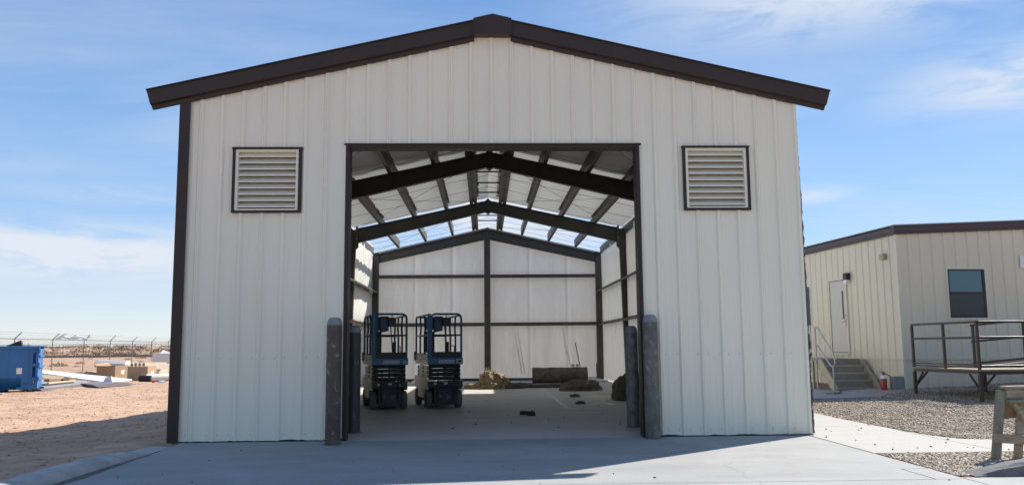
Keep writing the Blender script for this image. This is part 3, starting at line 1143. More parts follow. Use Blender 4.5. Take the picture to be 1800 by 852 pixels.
for i, (x0, x1) in enumerate(((-4.45, -0.02), (-0.015, 4.45))):
    sm = [x0 + (x1 - x0) * t for t in (0.37, 0.70)]
    obj('wall_insulation', wall_sheet(plb, x0, x1, 3.995, 0, 50 + i, 0.045, sm, ztop=lambda u: 5.72 - 0.225 * abs(u), folds=0.4), M_VINYLW, SHOP)
# diagonal pull-folds low on the back wall
for (xa, xc) in ((1.05, 1.3), (1.15, 1.42), (2.9, 3.25)):
    b = MB().tube([(xa, YB + 0.105, 1.7 + 0.1 * xa), ((xa + xc) / 2, YB + 0.09, 1.0), (xc, YB + 0.10, 0.25)], 0.012, 6, 0.02)
    obj('insulation_fold', b, M_VINYLW, SHOP)
# outside skins
b = MB()
b.box(-4.575, -4.555, 0.145, 20.6, 0.0, 5.0)
obj('side_cladding', b, M_SIDING, SHOP)
b = MB().box(4.52, 4.535, 0.02, 7.85, 0.0, 5.0)
obj('foil_facing', b, M_FOIL, SHOP)
# crumpled foil edge sticking out past the unfinished right corner
b = MB()


def foil(u, v):
    z = 0.02 + 4.85 * u
    o_ = (0.028 + 0.030 * sstep(-z, -4.8, -2.0)) * (1 + 0.35 * fbm(z * 2.1, 1.0, 6) + 0.3 * fbm(z * 9, 2.0, 6))
    return (4.575 + (max(0.004, o_)) * (1 - abs(2 * v - 1)), 0.004 + 0.10 * v, z)


b.grid(foil, 160, 4)
obj('foil_edge', b, M_FOIL, SHOP)
b = MB()
for k in range(26):
    z = 0.05 + k * 0.185 + random.uniform(-.05, .05)
    b.box(4.576, 4.598 + random.uniform(0, .01), 0.11, 0.16, z, z + random.uniform(.05, .16))
tag(obj('insulation_scraps', b, M_LBLACK, SHOP), kind='stuff')
# dark crumbs of sealant at the right foot
b = MB()
for k in range(26):
    x = random.uniform(4.15, 4.56)
    r_ = random.uniform(0.012, 0.032)
    b.lathe([(0.001, r_), (r_ * 0.8, r_ * 0.5), (r_, 0)], 6, (x, -0.045 + random.uniform(-.02, .015), 0.0))
tag(obj('sealant_crumbs', b, M_CONCD, SHOP), kind='stuff')

# ------------------------------------------------------------------ bollards


def bollard(label, x, y, h, body, r=0.106, lean=0.0):
    t = thing('bollard', label, 'bollard', (x, y, 0), random.uniform(0, 6), 'steel pipe bollards at the doorway')
    b = MB()
    n = 28
    prof = [(r * 1.0, 0.0), (r, h - 0.115), (r * 0.985, h - 0.11), (r * 0.95, h - 0.11)]
    b.lathe(prof, n)
    obj('pipe', b, body, t)
    c = MB()
    c.lathe([(r * 0.975, h - 0.14), (r * 0.98, h - 0.10), (r * 0.93, h - 0.055), (r * 0.78, h - 0.022), (r * 0.5, h - 0.004), (0.001, h)], n)
    obj('concrete_cap', c, M_CAP, t)
    k = MB()
    k.grid(lambda a, q: ((r + 0.004 + 0.035 * q * (0.6 + 0.5 * fbm(math.cos(a * 6.283) * 2, math.sin(a * 6.283) * 2, x))) * math.cos(a * 6.283),
                         (r + 0.004 + 0.035 * q) * math.sin(a * 6.283), 0.012 * (1 - q) + 0.0015), 24, 2)
    obj('base_grout', k, M_CONCD, t)
    t.rotation_euler = (0, lean, 0)
    return t


bollard('rusty brown bollard with grey scuffs, outside the left door jamb', -2.215, -0.45, 1.725, M_RUST)
bollard('dark brown bollard just inside the left side of the doorway', -2.185, 1.15, 1.65, M_DARKB)
bollard('scraped grey and brown bollard in front of the wall, right of the doorway', 2.235, -0.16, 1.74, M_BROWNB)
bollard('greenish grey bollard just inside the right side of the doorway', 2.25, 1.5, 1.62, M_GREENB, 0.102)

# ------------------------------------------------------------------ scissor lifts


def scissor_lift(label, x, y, rz, coil):
    t = thing('scissor_lift', label, 'scissor lift', (x, y, 0), rz, 'blue electric scissor lifts parked inside the shop')
    hw, L = 0.38, 1.80
    # chassis
    b = MB().box(-0.245, 0.245, 0.02, L - 0.02, 0.10, 0.44)
    b.box(-0.36, 0.36, 0.03, L - 0.03, 0.4405, 0.50)
    b.prism([(-0.21, 0.07), (0.21, 0.07), (0.244, 0.11), (0.244, 0.40), (-0.244, 0.40), (-0.244, 0.11)], 'y', -0.03, 0.0195)
    obj('chassis', b, M_LBLACK, t, bevel=0.01)
    b = MB().box(-0.375, 0.375, -0.035, 0.0, 0.445, 0.585)
    b.box(-0.20, 0.20, -0.05, -0.0355, 0.47, 0.50)
    obj('bumper', b, M_LBLACK, t, bevel=0.008)
    lbl = MB().box(-0.04, 0.04, -0.056, -0.0505, 0.51, 0.555)
    obj('sticker', lbl, M_LABEL, t)
    for s_ in (-1, 1):
        b = MB()
        prof = [(0.03, 0.40), (0.03, 0.60), (0.50, 0.66), (L - 0.05, 0.66), (L - 0.05, 0.40), (1.30, 0.36), (1.26, 0.20), (0.52, 0.20), (0.48, 0.38)]
        b.prism(prof, 'x', s_ * 0.385, s_ * 0.355)
        cv = obj('side_cover', b, M_BEIGE, t, bevel=0.008)
        b = MB().box(min(s_ * 0.392, s_ * 0.3855), max(s_ * 0.392, s_ * 0.3855), 0.58, 1.22, 0.23, 0.52)
        tray = obj('battery_door', b, M_BEIGE, cv)
        for yy in (0.24, L - 0.26):
            wb_ = MB()
            r_ = 0.19
            prof = [(0.05, -0.065), (r_ - 0.02, -0.065), (r_ - 0.004, -0.055), (r_, -0.04), (r_, 0.04), (r_ - 0.004, 0.055), (r_ - 0.02, 0.065), (0.05, 0.065)]
            wb_.lathe(prof, 24)
            wh = obj('wheel', wb_, M_TYRE, t, (s_ * 0.325, yy, r_), (0, R(90), 0))
            hb = MB().lathe([(0.001, -0.058), (0.09, -0.055), (0.11, -0.066), (0.125, -0.05), (0.125, 0.05), (0.11, 0.066), (0.09, 0.055), (0.001, 0.058)], 16)
            obj('hub', hb, M_LBLACK, wh)
    # ladder at the end
    b = MB()
    for s_ in (-1, 1):
        b.tube([(s_ * 0.175, -0.085, 0.13), (s_ * 0.175, -0.085, 0.80)], 0.014, 6)
        b.bar((s_ * 0.175, -0.085, 0.50), (s_ * 0.175, -0.04, 0.50), 0.025, 0.025)
    for z in (0.15, 0.48, 0.655, 0.80):
        b.bar((-0.175, -0.085, z), (0.175, -0.085, z), 0.03, 0.026)
    obj('ladder', b, M_LBLACK, t)
    # folded scissor stack
    zs = [0.68, 0.765, 0.85]
    for i, z in enumerate(zs):
        for s_ in (-1, 1):
            for j, xo in enumerate((0.335, 0.285)):
                a = 1 if j == 0 else -1
                b = MB()
                b.prism([(0.14, z - 0.041 + 0.02 * a), (1.66, z - 0.041 - 0.02 * a), (1.66, z + 0.041 - 0.02 * a), (0.14, z + 0.041 + 0.02 * a)], 'x',
                        s_ * xo, s_ * (xo - 0.035))
                obj('scissor_arm', b, M_BEIGE, t, bevel=0.004)
            pb = MB()
            for yy in (0.22, 0.86, 1.52):
                pb.tube([(s_ * 0.30, yy, z), (s_ * 0.349, yy, z)], 0.030, 10)
            obj('pivot_pins', pb, M_LBLACK, t)
    for i, z in enumerate([0.635, 0.72, 0.805, 0.89]):
        b = MB()
        xw = 0.345
        b.tube([(-xw, 0.10, z), (xw, 0.10, z)], 0.040, 10)
        b.tube([(-0.02, 0.10, z), (0.02, 0.10, z)], 0.044, 10)
        obj('cross_tube', b, M_LBLACK, t)
    # platform
    b = MB().box(-0.36, 0.36, 0.0, L, 0.93, 0.985)
    obj('deck', b, M_LBLACK, t)
    for s_ in (-1, 1):
        b = MB().box(min(s_ * 0.375, s_ * 0.3605), max(s_ * 0.375, s_ * 0.3605), 0.0, L, 0.93, 1.04)
        b.box(min(s_ * 0.372, s_ * 0.3625), max(s_ * 0.372, s_ * 0.3625), 0.0, L, 1.041, 1.15)
        obj('platform_side', b, M_BEIGE, t, bevel=0.006)
    b = MB().box(-0.385, 0.385, -0.03, -0.002, 0.93, 1.075)
    fb = obj('platform_end', b, M_BLUE, t, bevel=0.006)
    b = MB().box(-0.15, 0.20, -0.036, -0.0305, 0.955, 1.03)
    obj('placard', b, M_LABEL, fb)
    if not coil:
        b = MB().box(0.235, 0.375, -0.04, -0.0305, 0.95, 1.045)
        b2 = obj('plate_frame', b, M_LABEL, fb)
        b = MB().box(0.265, 0.345, -0.043, -0.0405, 0.98, 1.02)
        obj('plate_slot', b, M_LBLACK, t)
    else:
        b = MB().box(0.27, 0.36, -0.035, -0.0305, 0.965, 1.005)
        obj('badge', b, M_LABEL, fb)
    b = MB().box(-0.355, 0.355, -0.0015, 0.012, 1.08, 1.20)
    b.box(-0.355, 0.355, L - 0.014, L, 1.0, 1.16)
    obj('toe_board', b, M_LBLACK, t)
    # guard rails
    zt, zm = 2.0, 1.56
    for s_ in (-1, 1):
        b = MB()
        if s_ < 0:
            b.tube(rounded([(s_ * 0.35, 0.02, 1.0), (s_ * 0.35, 0.02, zt), (s_ * 0.35, L - 0.02, zt), (s_ * 0.35, L - 0.02, 1.0)], 0.09), 0.021, 8)
        else:
            b.tube(rounded([(s_ * 0.35, 0.12, zt - 0.02), (s_ * 0.35, L - 0.02, zt - 0.02), (s_ * 0.35, L - 0.02, 1.0)], 0.09), 0.021, 8)
        b.tube([(s_ * 0.35, 0.02, zm), (s_ * 0.35, L - 0.02, zm)], 0.017, 8)
        obj('side_rail', b, M_DBLUE, t)
        for yy in (0.62, 1.2):
            b = MB().tube([(s_ * 0.35, yy, 1.0), (s_ * 0.35, yy + 0.0, 1.5), (s_ * 0.335, yy, 1.72), (s_ * 0.35, yy, zt - 0.01)], 0.021, 8)
            obj('rail_post', b, M_DBLUE, t)
    b = MB().box(-0.385, -0.315, -0.032, 0.05, 1.0755, 2.02)
    obj('corner_post', b, M_BLUE, t, bevel=0.012)
    b = MB()
    b.tube(rounded([(0.35, -0.005, 1.08), (0.35, -0.005, 2.01), (-0.31, -0.005, 2.01), (-0.31, -0.005, 1.08)], 0.11), 0.024, 10)
    obj('entry_hoop', b, M_BLUE, t)
    b = MB().tube([(-0.31, -0.005, zm), (0.345, -0.005, zm)], 0.015, 8)
    obj('mid_rail', b, M_LBLACK, t)
    b = MB().tube(rounded([(-0.345, L - 0.02, zm), (0.345, L - 0.02, zm)], 0.05), 0.017, 8)
    obj('end_rail', b, M_DBLUE, t)
    b = MB().tube([(-0.345, L - 0.02, zt), (0.345, L - 0.02, zt - 0.02)], 0.02, 8)
    obj('end_rail', b, M_DBLUE, t)
    # control gear
    b = MB().box(-0.31, -0.05, 0.72, 0.86, 1.68, 1.96)
    b.box(-0.31, -0.05, 0.714, 0.719, 1.68, 1.76)
    obj('manual_box', b, M_BOX, t, bevel=0.01)
    b = MB().prism([(-0.16, 1.62), (0.02, 1.66), (0.02, 1.98), (-0.16, 1.98)], 'y', 0.40, 0.56)
    obj('control_bracket', b, M_DBLUE, t, bevel=0.008)
    b = MB().box(0.00, 0.17, 0.28, 0.42, 1.755, 1.93)
    b.tube([(0.085, 0.35, 1.93), (0.085, 0.35, 2.0)], 0.014, 6)
    obj('control_box', b, M_LBLACK, t, bevel=0.008)
    b = MB().box(-0.27, -0.06, 0.95, 1.15, 1.18, 1.66)
    obj('charger_box', b, M_LBLACK, t, bevel=0.02)
    b = MB().box(0.17, 0.25, 0.85, 0.93, 1.05, 1.42)
    obj('outlet_box', b, M_LBLACK, t, bevel=0.006)
    b = MB()
    pts = []
    n = 90 if coil else 14
    for i in range(n + 1):
        k = i / n
        x_ = 0.06 + 0.12 * k + (0.0 if coil else 0.07 * math.sin(math.pi * k) * 0.6 - 0.02)
        y_ = 0.36 + 0.5 * k
        z_ = 1.76 - 0.62 * (k if coil else (1 - (1 - k) ** 1.35))
        if coil:
            x_ += 0.014 * math.cos(i * 1.25)
            z_ += 0.014 * math.sin(i * 1.25)
        pts.append((x_, y_, z_))
    b.tube(pts, 0.008, 5)
    obj('cable', b, M_LBLACK, t)
    b = MB()
    b.tube([(0.26, 0.3, 1.2), (0.26, 0.3, 1.32), (0.20, 0.3, 1.33)], 0.012, 6)
    obj('foot_lever', b, M_LBLACK, t)
    for k, (sx_, sz_) in enumerate(((-0.24, 0.52), (0.22, 0.50)) if coil else ((-0.22, 0.525),)):
        b = MB().box(sx_ - 0.03, sx_ + 0.03, -0.0395, -0.0355, sz_ - 0.02, sz_ + 0.03)
        obj('decal', b, M_YEL if k else M_LABEL, t)
    b = MB()
    b.tube([(0.22, -0.045, 0.42), (0.25, -0.07, 0.55), (0.2, -0.02, 0.7), (0.27, 0.03, 0.86)], 0.010, 6)
    b.tube([(0.16, -0.04, 0.40), (0.12, -0.06, 0.3), (0.18, -0.04, 0.18)], 0.009, 6)
    obj('hose', b, M_LBLACK, t)
    b = MB().tube([(-0.12, -0.032, 0.27), (-0.12, -0.045, 0.27)], 0.035, 10)
    obj('charge_port', b, M_TYRE, t)
    b = MB().box(0.02, 0.12, -0.040, -0.0305, 0.20, 0.30)
    obj('access_plate', b, M_TYRE, t)
    b = MB().box(-0.41, -0.386, L - 0.16, L - 0.06, 1.0, 1.2)
    obj('latch', b, M_LBLACK, t)
    return t


scissor_lift('blue scissor lift with a coiled cord, nearer the left bollards', -2.15, 5.90, R(14), True)
scissor_lift('blue scissor lift with beige sides and plain cord, in the doorway centre-left', -0.985, 6.10, R(13.5), False)

# ------------------------------------------------------------------ insulation and rubbish on the shop floor


def lump(rx, ry, rz_, seed, amp=0.22, nu_=28, nv_=14, squash=0.9, crease=0.0):
    b = MB()

    def fn(a, c):
        th, ph = a * 2 * math.pi, c * math.pi / 2
        d = Vector((math.cos(th) * math.cos(ph), math.sin(th) * math.cos(ph), math.sin(ph)))
        n = 1 + 0.05 * fbm(d.x * 6 + seed, d.y * 7, d.z * 7, 3) + amp * fbm(d.x * 1.6 + seed, d.y * 1.6, d.z * 1.6 + seed) + crease * abs(fbm(d.x * 4 + seed, d.y * 4, d.z * 4))
        n *= 1
        z = abs(d.z) ** squash
        return (d.x * rx * n, d.y * ry * n, z * rz_ * n)
    b.grid(fn, nu_, nv_)
    return b


t = thing('insulation_heap', 'heap of torn tan insulation catching the sunlit patch of floor', 'insulation', (0.12, 14.35, 0))
for i, (x, y, rx, ry, rz_, m) in enumerate([(-0.12, 0.0, 0.30, 0.32, 0.50, M_FIBTAN), (-0.42, -0.1, 0.44, 0.28, 0.18, M_FIBTAN), (0.22, 0.05, 0.36, 0.34, 0.40, M_FIBTAN),
                                            (0.58, 0.05, 0.42, 0.3, 0.17, M_FIBRE), (-0.05, -0.26, 0.36, 0.2, 0.20, M_FIBTAN), (-0.16, 0.15, 0.12, 0.12, 0.58, M_FIBTAN)]):
    obj('torn_batt', lump(rx, ry, rz_, 3.1 * i + 1, 0.30, 40, 20, 0.8, 0.18), m, t, (x, y, 0))
t = thing('insulation_roll', 'long grey-brown roll of insulation lying near the back wall', 'insulation', (2.55, 18.1, 0), R(-2))
b = MB()
rr_ = lambda a, u: 0.30 * (1 + 0.05 * fbm(math.cos(a) * 1.5, math.sin(a) * 1.5, u * 6))
b.grid(lambda u, v: (-0.98 + 1.96 * u, rr_(v * 6.283, u) * math.cos(v * 6.283) * 1.08, 0.27 + rr_(v * 6.283, u) * math.sin(v * 6.283) * 0.9), 26, 26)
obj('roll_body', b, M_FIBRE, t)
for s_ in (-1, 1):
    b = MB()
    pts = []
    for i in range(60):
        a = i * 0.42
        r_ = 0.285 * (1 - i / 66)
        pts.append((s_ * 0.955, r_ * math.cos(a) * 1.05, 0.27 + r_ * math.sin(a) * 0.9))
    b.tube(pts, 0.016, 5)
    obj('roll_end', b, M_FIBTAN, t)
    b = MB().tube([(s_ * 0.93, 0, 0.27), (s_ * 0.945, 0, 0.27)], 0.26, 18)
    obj('end_face', b, M_FIBRE, t)
t = thing('insulation_batt', 'flattened dark insulation batt lying in front of the long roll', 'insulation', (2.0, 14.9, 0))
b = lump(0.85, 0.42, 0.13, 9.2, 0.2, 34, 10, 0.45)
obj('batt_body', b, M_FIBRE, t)
t = thing('insulation_bundle', 'low rounded bundle of dark insulation on the floor right of centre', 'insulation', (2.66, 12.72, 0))
obj('bundle_body', lump(0.58, 0.40, 0.30, 5.5, 0.22, 36, 14, 0.7, 0.12), M_FIBRE, t)
t = thing('insulation_bale', 'dark domed bale of insulation beside the inner right bollard', 'insulation', (3.42, 8.25, 0))
obj('bale_body', lump(0.50, 0.42, 0.62, 7.7, 0.12, 32, 16, 0.75, 0.05), M_FIBRE, t)
b = lump(0.45, 0.22, 0.05, 2.2, 0.4, 26, 8, 0.6, 0.3)
tag(obj('insulation_scrap', b, M_FIBRE, None, (1.15, 17.2, 0)), 'thin dark scrap of insulation on the floor between heap and roll', 'scrap')
b = lump(0.42, 0.5, 0.10, 12.2, 0.5, 26, 10, 0.8, 0.5)
tag(obj('plastic_sheet', b, M_WRAP, None, (3.75, 18.6, 0)), 'crumpled white plastic sheet on the floor by the back right column', 'plastic sheet')
b = lump(0.5, 0.4, 0.32, 22.2, 0.4, 26, 10, 0.8, 0.4)
tag(obj('plastic_heap', b, M_WRAP, None, (-2.05, 17.0, 0)), 'pale heap of plastic glimpsed between the two scissor lifts', 'plastic')
for i, (x, y) in enumerate(((3.02, 18.0), (3.18, 18.02))):
    t = thing('jar', ['left of two small dark-lidded jars standing on the insulation roll', 'right of two small dark-lidded jars standing on the insulation roll'][i], 'jar', (x, y, 0.535), 0, 'jars on the insulation roll')
    obj('glass', MB().lathe([(0.001, 0), (0.05, 0), (0.05, 0.07), (0.04, 0.085)], 12), M_WHITE, t)
    obj('lid', MB().lathe([(0.055, 0.078), (0.055, 0.112), (0.001, 0.112)], 12), M_BLACK, t)
b = MB().tube([(3.36, 20.28, 1.42), (3.60, 20.05, 0.01)], 0.017, 8)
tag(obj('pole', b, M_STEEL), 'thin dark pole leaning on the white back wall', 'pole')
b = MB().tube([(4.13, 19.8, 0.0), (4.13, 19.95, 0.62)], 0.03, 8)
tag(obj('stub_post', b, M_STEEL), 'short dark stake standing beside the back right column', 'stake')
t = thing('wood_block', 'short dark block of wood lying on the shop floor', 'wood', (0.70, 4.2, 0), R(-6))
b = MB().hexa([(-.17, -.05, 0), (.13, -.05, 0), (.13, .05, 0), (-.17, .05, 0), (-.16, -.05, .07), (.12, -.05, .06), (.12, .04, .06), (-.16, .05, .075)])
obj('block', b, M_DEBRIS, t)
b = lump(0.075, 0.06, 0.08, 4.4, 0.4, 12, 8)
tag(obj('rubble_chunk', b, M_DEBRIS, None, (0.75, 3.98, 0)), 'dark chunk touching the front of the wood block', 'rubble')
b = lump(0.14, 0.07, 0.07, 14.4, 0.5, 16, 8)
tag(obj('insulation_scrap', b, M_FIBRE, None, (2.17, 9.6, 0)), 'small dark scrap on the floor in front of the rounded bundle', 'scrap')
b = lump(0.12, 0.06, 0.06, 24.4, 0.5, 16, 8)
tag(obj('insulation_scrap', b, M_FIBRE, None, (2.02, 7.0, 0)), 'small dark scrap on the floor left of the domed bale', 'scrap')
scatter_stones('floor_crumbs', 26, (-1.0, 3.2, 1.0, 12.5), lambda x, y: True, lambda x, y: 0.006, M_DEBRIS, 0.012, 0.03,
               label='dark crumbs scattered over the shop floor', cat='crumbs')

# ------------------------------------------------------------------ cream office trailer
TR = thing('office_trailer', 'cream modular office trailer with plum roof edge and dark window', 'building', TO, TA)
tz = 4.19
WIN = (1.41, 2.49, 1.955, 3.255)
DR = (2.66, 3.61, 1.02, 3.19)
WIN2 = (4.90, 5.9, 1.87, 3.12)
front = lambda x, d, z: (x, -d * 0.8, z)
side = lambda x, d, z: (-d * 0.8, x, z)
ztop_f = lambda x: tz + 0.045 * x
fx = [0.055] + [0.0 + 0.345 * k for k in range(3, 27, 3)]
for a, c in zip(fx[:-1], fx[1:]):
    obj('wall_panel', ribbed_sheet(a, c - 0.001, 0.885, ztop_f, [WIN], 0.345, 0.0, front, False), M_TRAILER, TR)
    obj('skirt_panel', ribbed_sheet(a, c - 0.001, 0.10, 0.845, [], 0.345, 0.0, front, False), M_TRAILER, TR)
sy = [0.055] + [0.0 + 0.345 * k for k in range(3, 34, 3)]
for a, c in zip(sy[:-1], sy[1:]):
    obj('wall_panel', ribbed_sheet(a, c - 0.001, 0.885, tz, [DR, WIN2], 0.345, 0.0, side, False), M_TRAILER, TR)
    obj('skirt_panel', ribbed_sheet(a, c - 0.001, 0.06, 0.845, [], 0.345, 0.0, side, False), M_TRAILER, TR)
b = MB().box(-0.028, 0.055, -0.028, -0.024, 0.88, 4.2)
b.box(-0.0275, -0.024, -0.0235, 0.055, 0.88, 4.2)
b.box(-0.028, 0.05, -0.028, -0.024, 0.10, 0.845)
b.box(-0.0275, -0.024, -0.0235, 0.05, 0.10, 0.845)
obj('corner_trim', b, M_TRIM2, TR)
b = MB().box(-0.036, 8.3, -0.036, 0.004, 0.846, 0.879)
b.box(-0.036, -0.0, 0.0045, 11.3, 0.846, 0.879)
obj('skirt_trim', b, M_TRIM2, TR)
b = MB().box(0.05, 8.2, 0.06, 11.2, 0.02, 4.15)
obj('core', b, M_TRIM2, TR)
# roof edge
b = MB()
for (z0, z1, y0) in ((0.0, 0.07, -0.06), (0.0705, 0.20, -0.085), (0.2005, 0.235, -0.10)):
    b.prism([(-0.09, tz - 0.01 + z0), (8.4, ztop_f(8.4) - 0.01 + z0), (8.4, ztop_f(8.4) - 0.01 + z1), (-0.09, tz - 0.01 + z1)], 'y', y0, 0.1)
obj('fascia', b, M_PLUM, TR)
b = MB()
for (z0, z1, x0) in ((0.0, 0.07, -0.062), (0.0705, 0.20, -0.087)):
    b.box(x0, -0.0, 0.101, 11.4, tz - 0.012 + z0, tz - 0.012 + z1)
obj('fascia', b, M_PLUM, TR)
b = MB()
b.prism([(-0.11, tz + 0.228), (8.4, ztop_f(8.4) + 0.228), (8.4, ztop_f(8.4) + 0.25), (-0.11, tz + 0.25)], 'y', -0.11, 11.4)
obj('roof_sheet', b, M_GALV, TR)
# front window
x0, x1, z0, z1 = WIN
b = MB()
for q in ((x0 - 0.045, x0 - 0.002, z0 - 0.045, z1 + 0.045), (x1 + 0.002, x1 + 0.045, z0 - 0.045, z1 + 0.045)):
    b.box(q[0], q[1], -0.036, 0.01, q[2], q[3])
b.box(x0 - 0.0015, x1 + 0.0015, -0.036, 0.01, z1 + 0.003, z1 + 0.045)
b.box(x0 - 0.0015, x1 + 0.0015, -0.036, 0.01, z0 - 0.045, z0 - 0.003)
wn = obj('window', b, M_TRIM2, TR)
b = MB()
zm = (z0 + z1) / 2 + 0.02
b.box(x0, x0 + 0.045, -0.025, 0.03, z0, z1); b.box(x1 - 0.07, x1, -0.025, 0.03, z0, z1)
b.box(x0 + 0.0455, x1 - 0.0705, -0.025, 0.03, z1 - 0.03, z1); b.box(x0 + 0.0455, x1 - 0.0705, -0.025, 0.03, z0, z0 + 0.06)
b.box(x0 + 0.0455, x1 - 0.0705, -0.03, 0.03, zm - 0.04, zm + 0.02)
obj('window_frame', b, M_BLACK, wn)
b = MB().box(x0 + 0.04, x1 - 0.06, -0.004, 0.0, zm + 0.015, z1 - 0.02)
obj('pane', b, M_GLASS, wn)
b = MB().box(x0 + 0.04, x1 - 0.06, -0.018, -0.014, z0 + 0.05, zm - 0.03)
obj('pane', b, M_GLASS2, wn)
# side window
y0, y1, z0, z1 = WIN2
b = MB()
b.box(-0.036, 0.01, y0 - 0.04, y0, z0 - 0.04, z1 + 0.04); b.box(-0.036, 0.01, y1, y1 + 0.04, z0 - 0.04, z1 + 0.04)
b.box(-0.036, 0.01, y0 + .0005, y1 - .0005, z1, z1 + 0.04); b.box(-0.036, 0.01, y0 + .0005, y1 - .0005, z0 - 0.04, z0)
wn = obj('window', b, M_TRIM2, TR)
b = MB().box(-0.012, -0.006, y0 + 0.04, y1 - 0.04, z0 + 0.04, z1 - 0.04)
obj('pane', b, M_NAVY, wn)
b = MB().box(-0.02, -0.003, y0 + 0.0005, y0 + 0.0395, z0, z1); b.box(-0.02, -0.003, y1 - 0.0395, y1 - 0.0005, z0, z1)
b.box(-0.02, -0.003, y0 + 0.04, y1 - 0.04, z0, z0 + 0.0395); b.box(-0.02, -0.003, y0 + 0.04, y1 - 0.04, z1 - 0.0395, z1)
b.box(-0.02, -0.013, y0 + 0.04, y1 - 0.04, (z0 + z1) / 2 - 0.02, (z0 + z1) / 2 + 0.02)
obj('window_frame', b, M_BLACK, wn)
# door
y0, y1, z0, z1 = DR
b = MB()
b.box(-0.05, 0.02, y0 - 0.05, y0 - 0.001, z0 - 0.05, z1 + 0.05); b.box(-0.05, 0.02, y1 + 0.001, y1 + 0.05, z0 - 0.05, z1 + 0.05)
b.box(-0.05, 0.02, y0 - 0.0005, y1 + 0.0005, z1 + 0.001, z1 + 0.05); b.box(-0.06, 0.02, y0 - 0.0005, y1 + 0.0005, z0 - 0.05, z0 - 0.001)
dr = obj('door', b, M_TRIM2, TR)
b = MB().box(-0.03, -0.005, y0 + 0.02, y1 - 0.02, z0 + 0.02, z1 - 0.02)
obj('door_leaf', b, M_DOOR, dr)
b = MB().box(-0.004, 0.012, y0 - 0.0004, y1 + 0.0004, z0 - 0.0004, z1 + 0.0004)
obj('door_gap', b, M_BLACK, dr)
b = MB().box(-0.034, -0.0305, y0 + 0.16, y0 + 0.24, 2.02, 2.86)
obj('vision_slit', b, M_BLACK, dr)
b = MB().box(-0.040, -0.0305, y0 + 0.05, y0 + 0.12, 1.78, 2.06)
b.tube([(-0.04, y0 + 0.085, 1.95), (-0.09, y0 + 0.085, 1.95), (-0.09, y0 + 0.20, 1.94)], 0.012, 6)
b.tube([(-0.04, y0 + 0.085, 2.13), (-0.055, y0 + 0.085, 2.13)], 0.03, 8)
obj('handle', b, M_GALV, dr)
b = MB()
for z in (1.25, 2.1, 2.95):
    b.box(-0.045, -0.0305, y1 - 0.005, y1 + 0.0, z - 0.06, z + 0.06)
obj('hinges', b, M_GALV, dr)
# door lamp and small box
b = MB().box(-0.16, -0.03, 2.36, 2.56, 3.16, 3.36)
lp = obj('wall_lamp', b, M_BLACK, TR, bevel=0.01)
b = MB().prism([(-0.155, 3.04), (-0.06, 3.10), (-0.04, 3.158), (-0.155, 3.158)], 'y', 2.38, 2.54)
obj('lamp_lens', b, M_WHITE, lp)
b = MB().box(-0.12, -0.026, 0.47, 0.66, 3.56, 3.72)
obj('junction_box', b, M_STEP, TR, bevel=0.006)
b = MB().box(3.57, 4.3, -0.034, -0.0285, 3.30, 3.63)
sg = obj('white_plate', b, M_WHITE, TR)
# grubby blocks visible beneath the corner
for i, (x, y) in enumerate(((0.16, 0.06), (0.5, 0.07))):
    b = MB().box(x - 0.16, x + 0.16, y - 0.02, y + 0.3, 0.0, 0.10)
    tag(obj('footing_block', b, M_BLOCK, TR))

# ------------------------------------------------------------------ trailer steps
ST = thing('entry_steps', 'tan metal entry steps with pipe handrails at the cream trailer door', 'steps', trailer_world(0, 0), TA)
xs0, xs1 = -1.38, -0.14
yb0 = 1.02
rise, run = 0.2, 0.21
z_pad = 0.03
for k in range(4):
    z = z_pad + 0.035 + k * rise
    y = yb0 + k * run
    b = MB().box(xs0 + 0.045, xs1 - 0.045, y, y + run + 0.02, z, z + 0.035)
    b.box(xs0 + 0.045, xs1 - 0.045, y + run + 0.0005, y + run + 0.012, z + 0.036, z + rise)
    st_ = obj('tread', b, M_DECK, ST)
    b = MB().box(xs0 + 0.046, xs1 - 0.046, y - 0.012, y - 0.0005, z - 0.005, z + 0.036)
    obj('nosing', b, M_GALV, st_)
for xx in (xs0, xs1):
    b = MB().prism([(yb0 - 0.06, z_pad), (yb0 + 0.20, z_pad), (yb0 + 4 * run + 0.15, z_pad + 3.15 * rise), (yb0 + 4 * run + 0.15, z_pad + 4.15 * rise), (yb0 + 4 * run - 0.1, z_pad + 4.15 * rise), (yb0 - 0.06, z_pad + 0.10)],
                   'x', xx - 0.02, xx + 0.02)
    obj('stringer', b, M_STEP, ST)
zp = z_pad + 4 * rise + 0.0
b = MB().box(-1.45, -0.06, yb0 + 4 * run + 0.155, 4.6, zp - 0.02, zp + 0.03)
obj('landing', b, M_DECK, ST)
b = MB().box(-1.452, -0.058, yb0 + 4 * run + 0.10, yb0 + 4 * run + 0.15, zp - 0.14, zp + 0.028)
obj('landing_edge', b, M_STEP, ST)
yl = yb0 + 4 * run
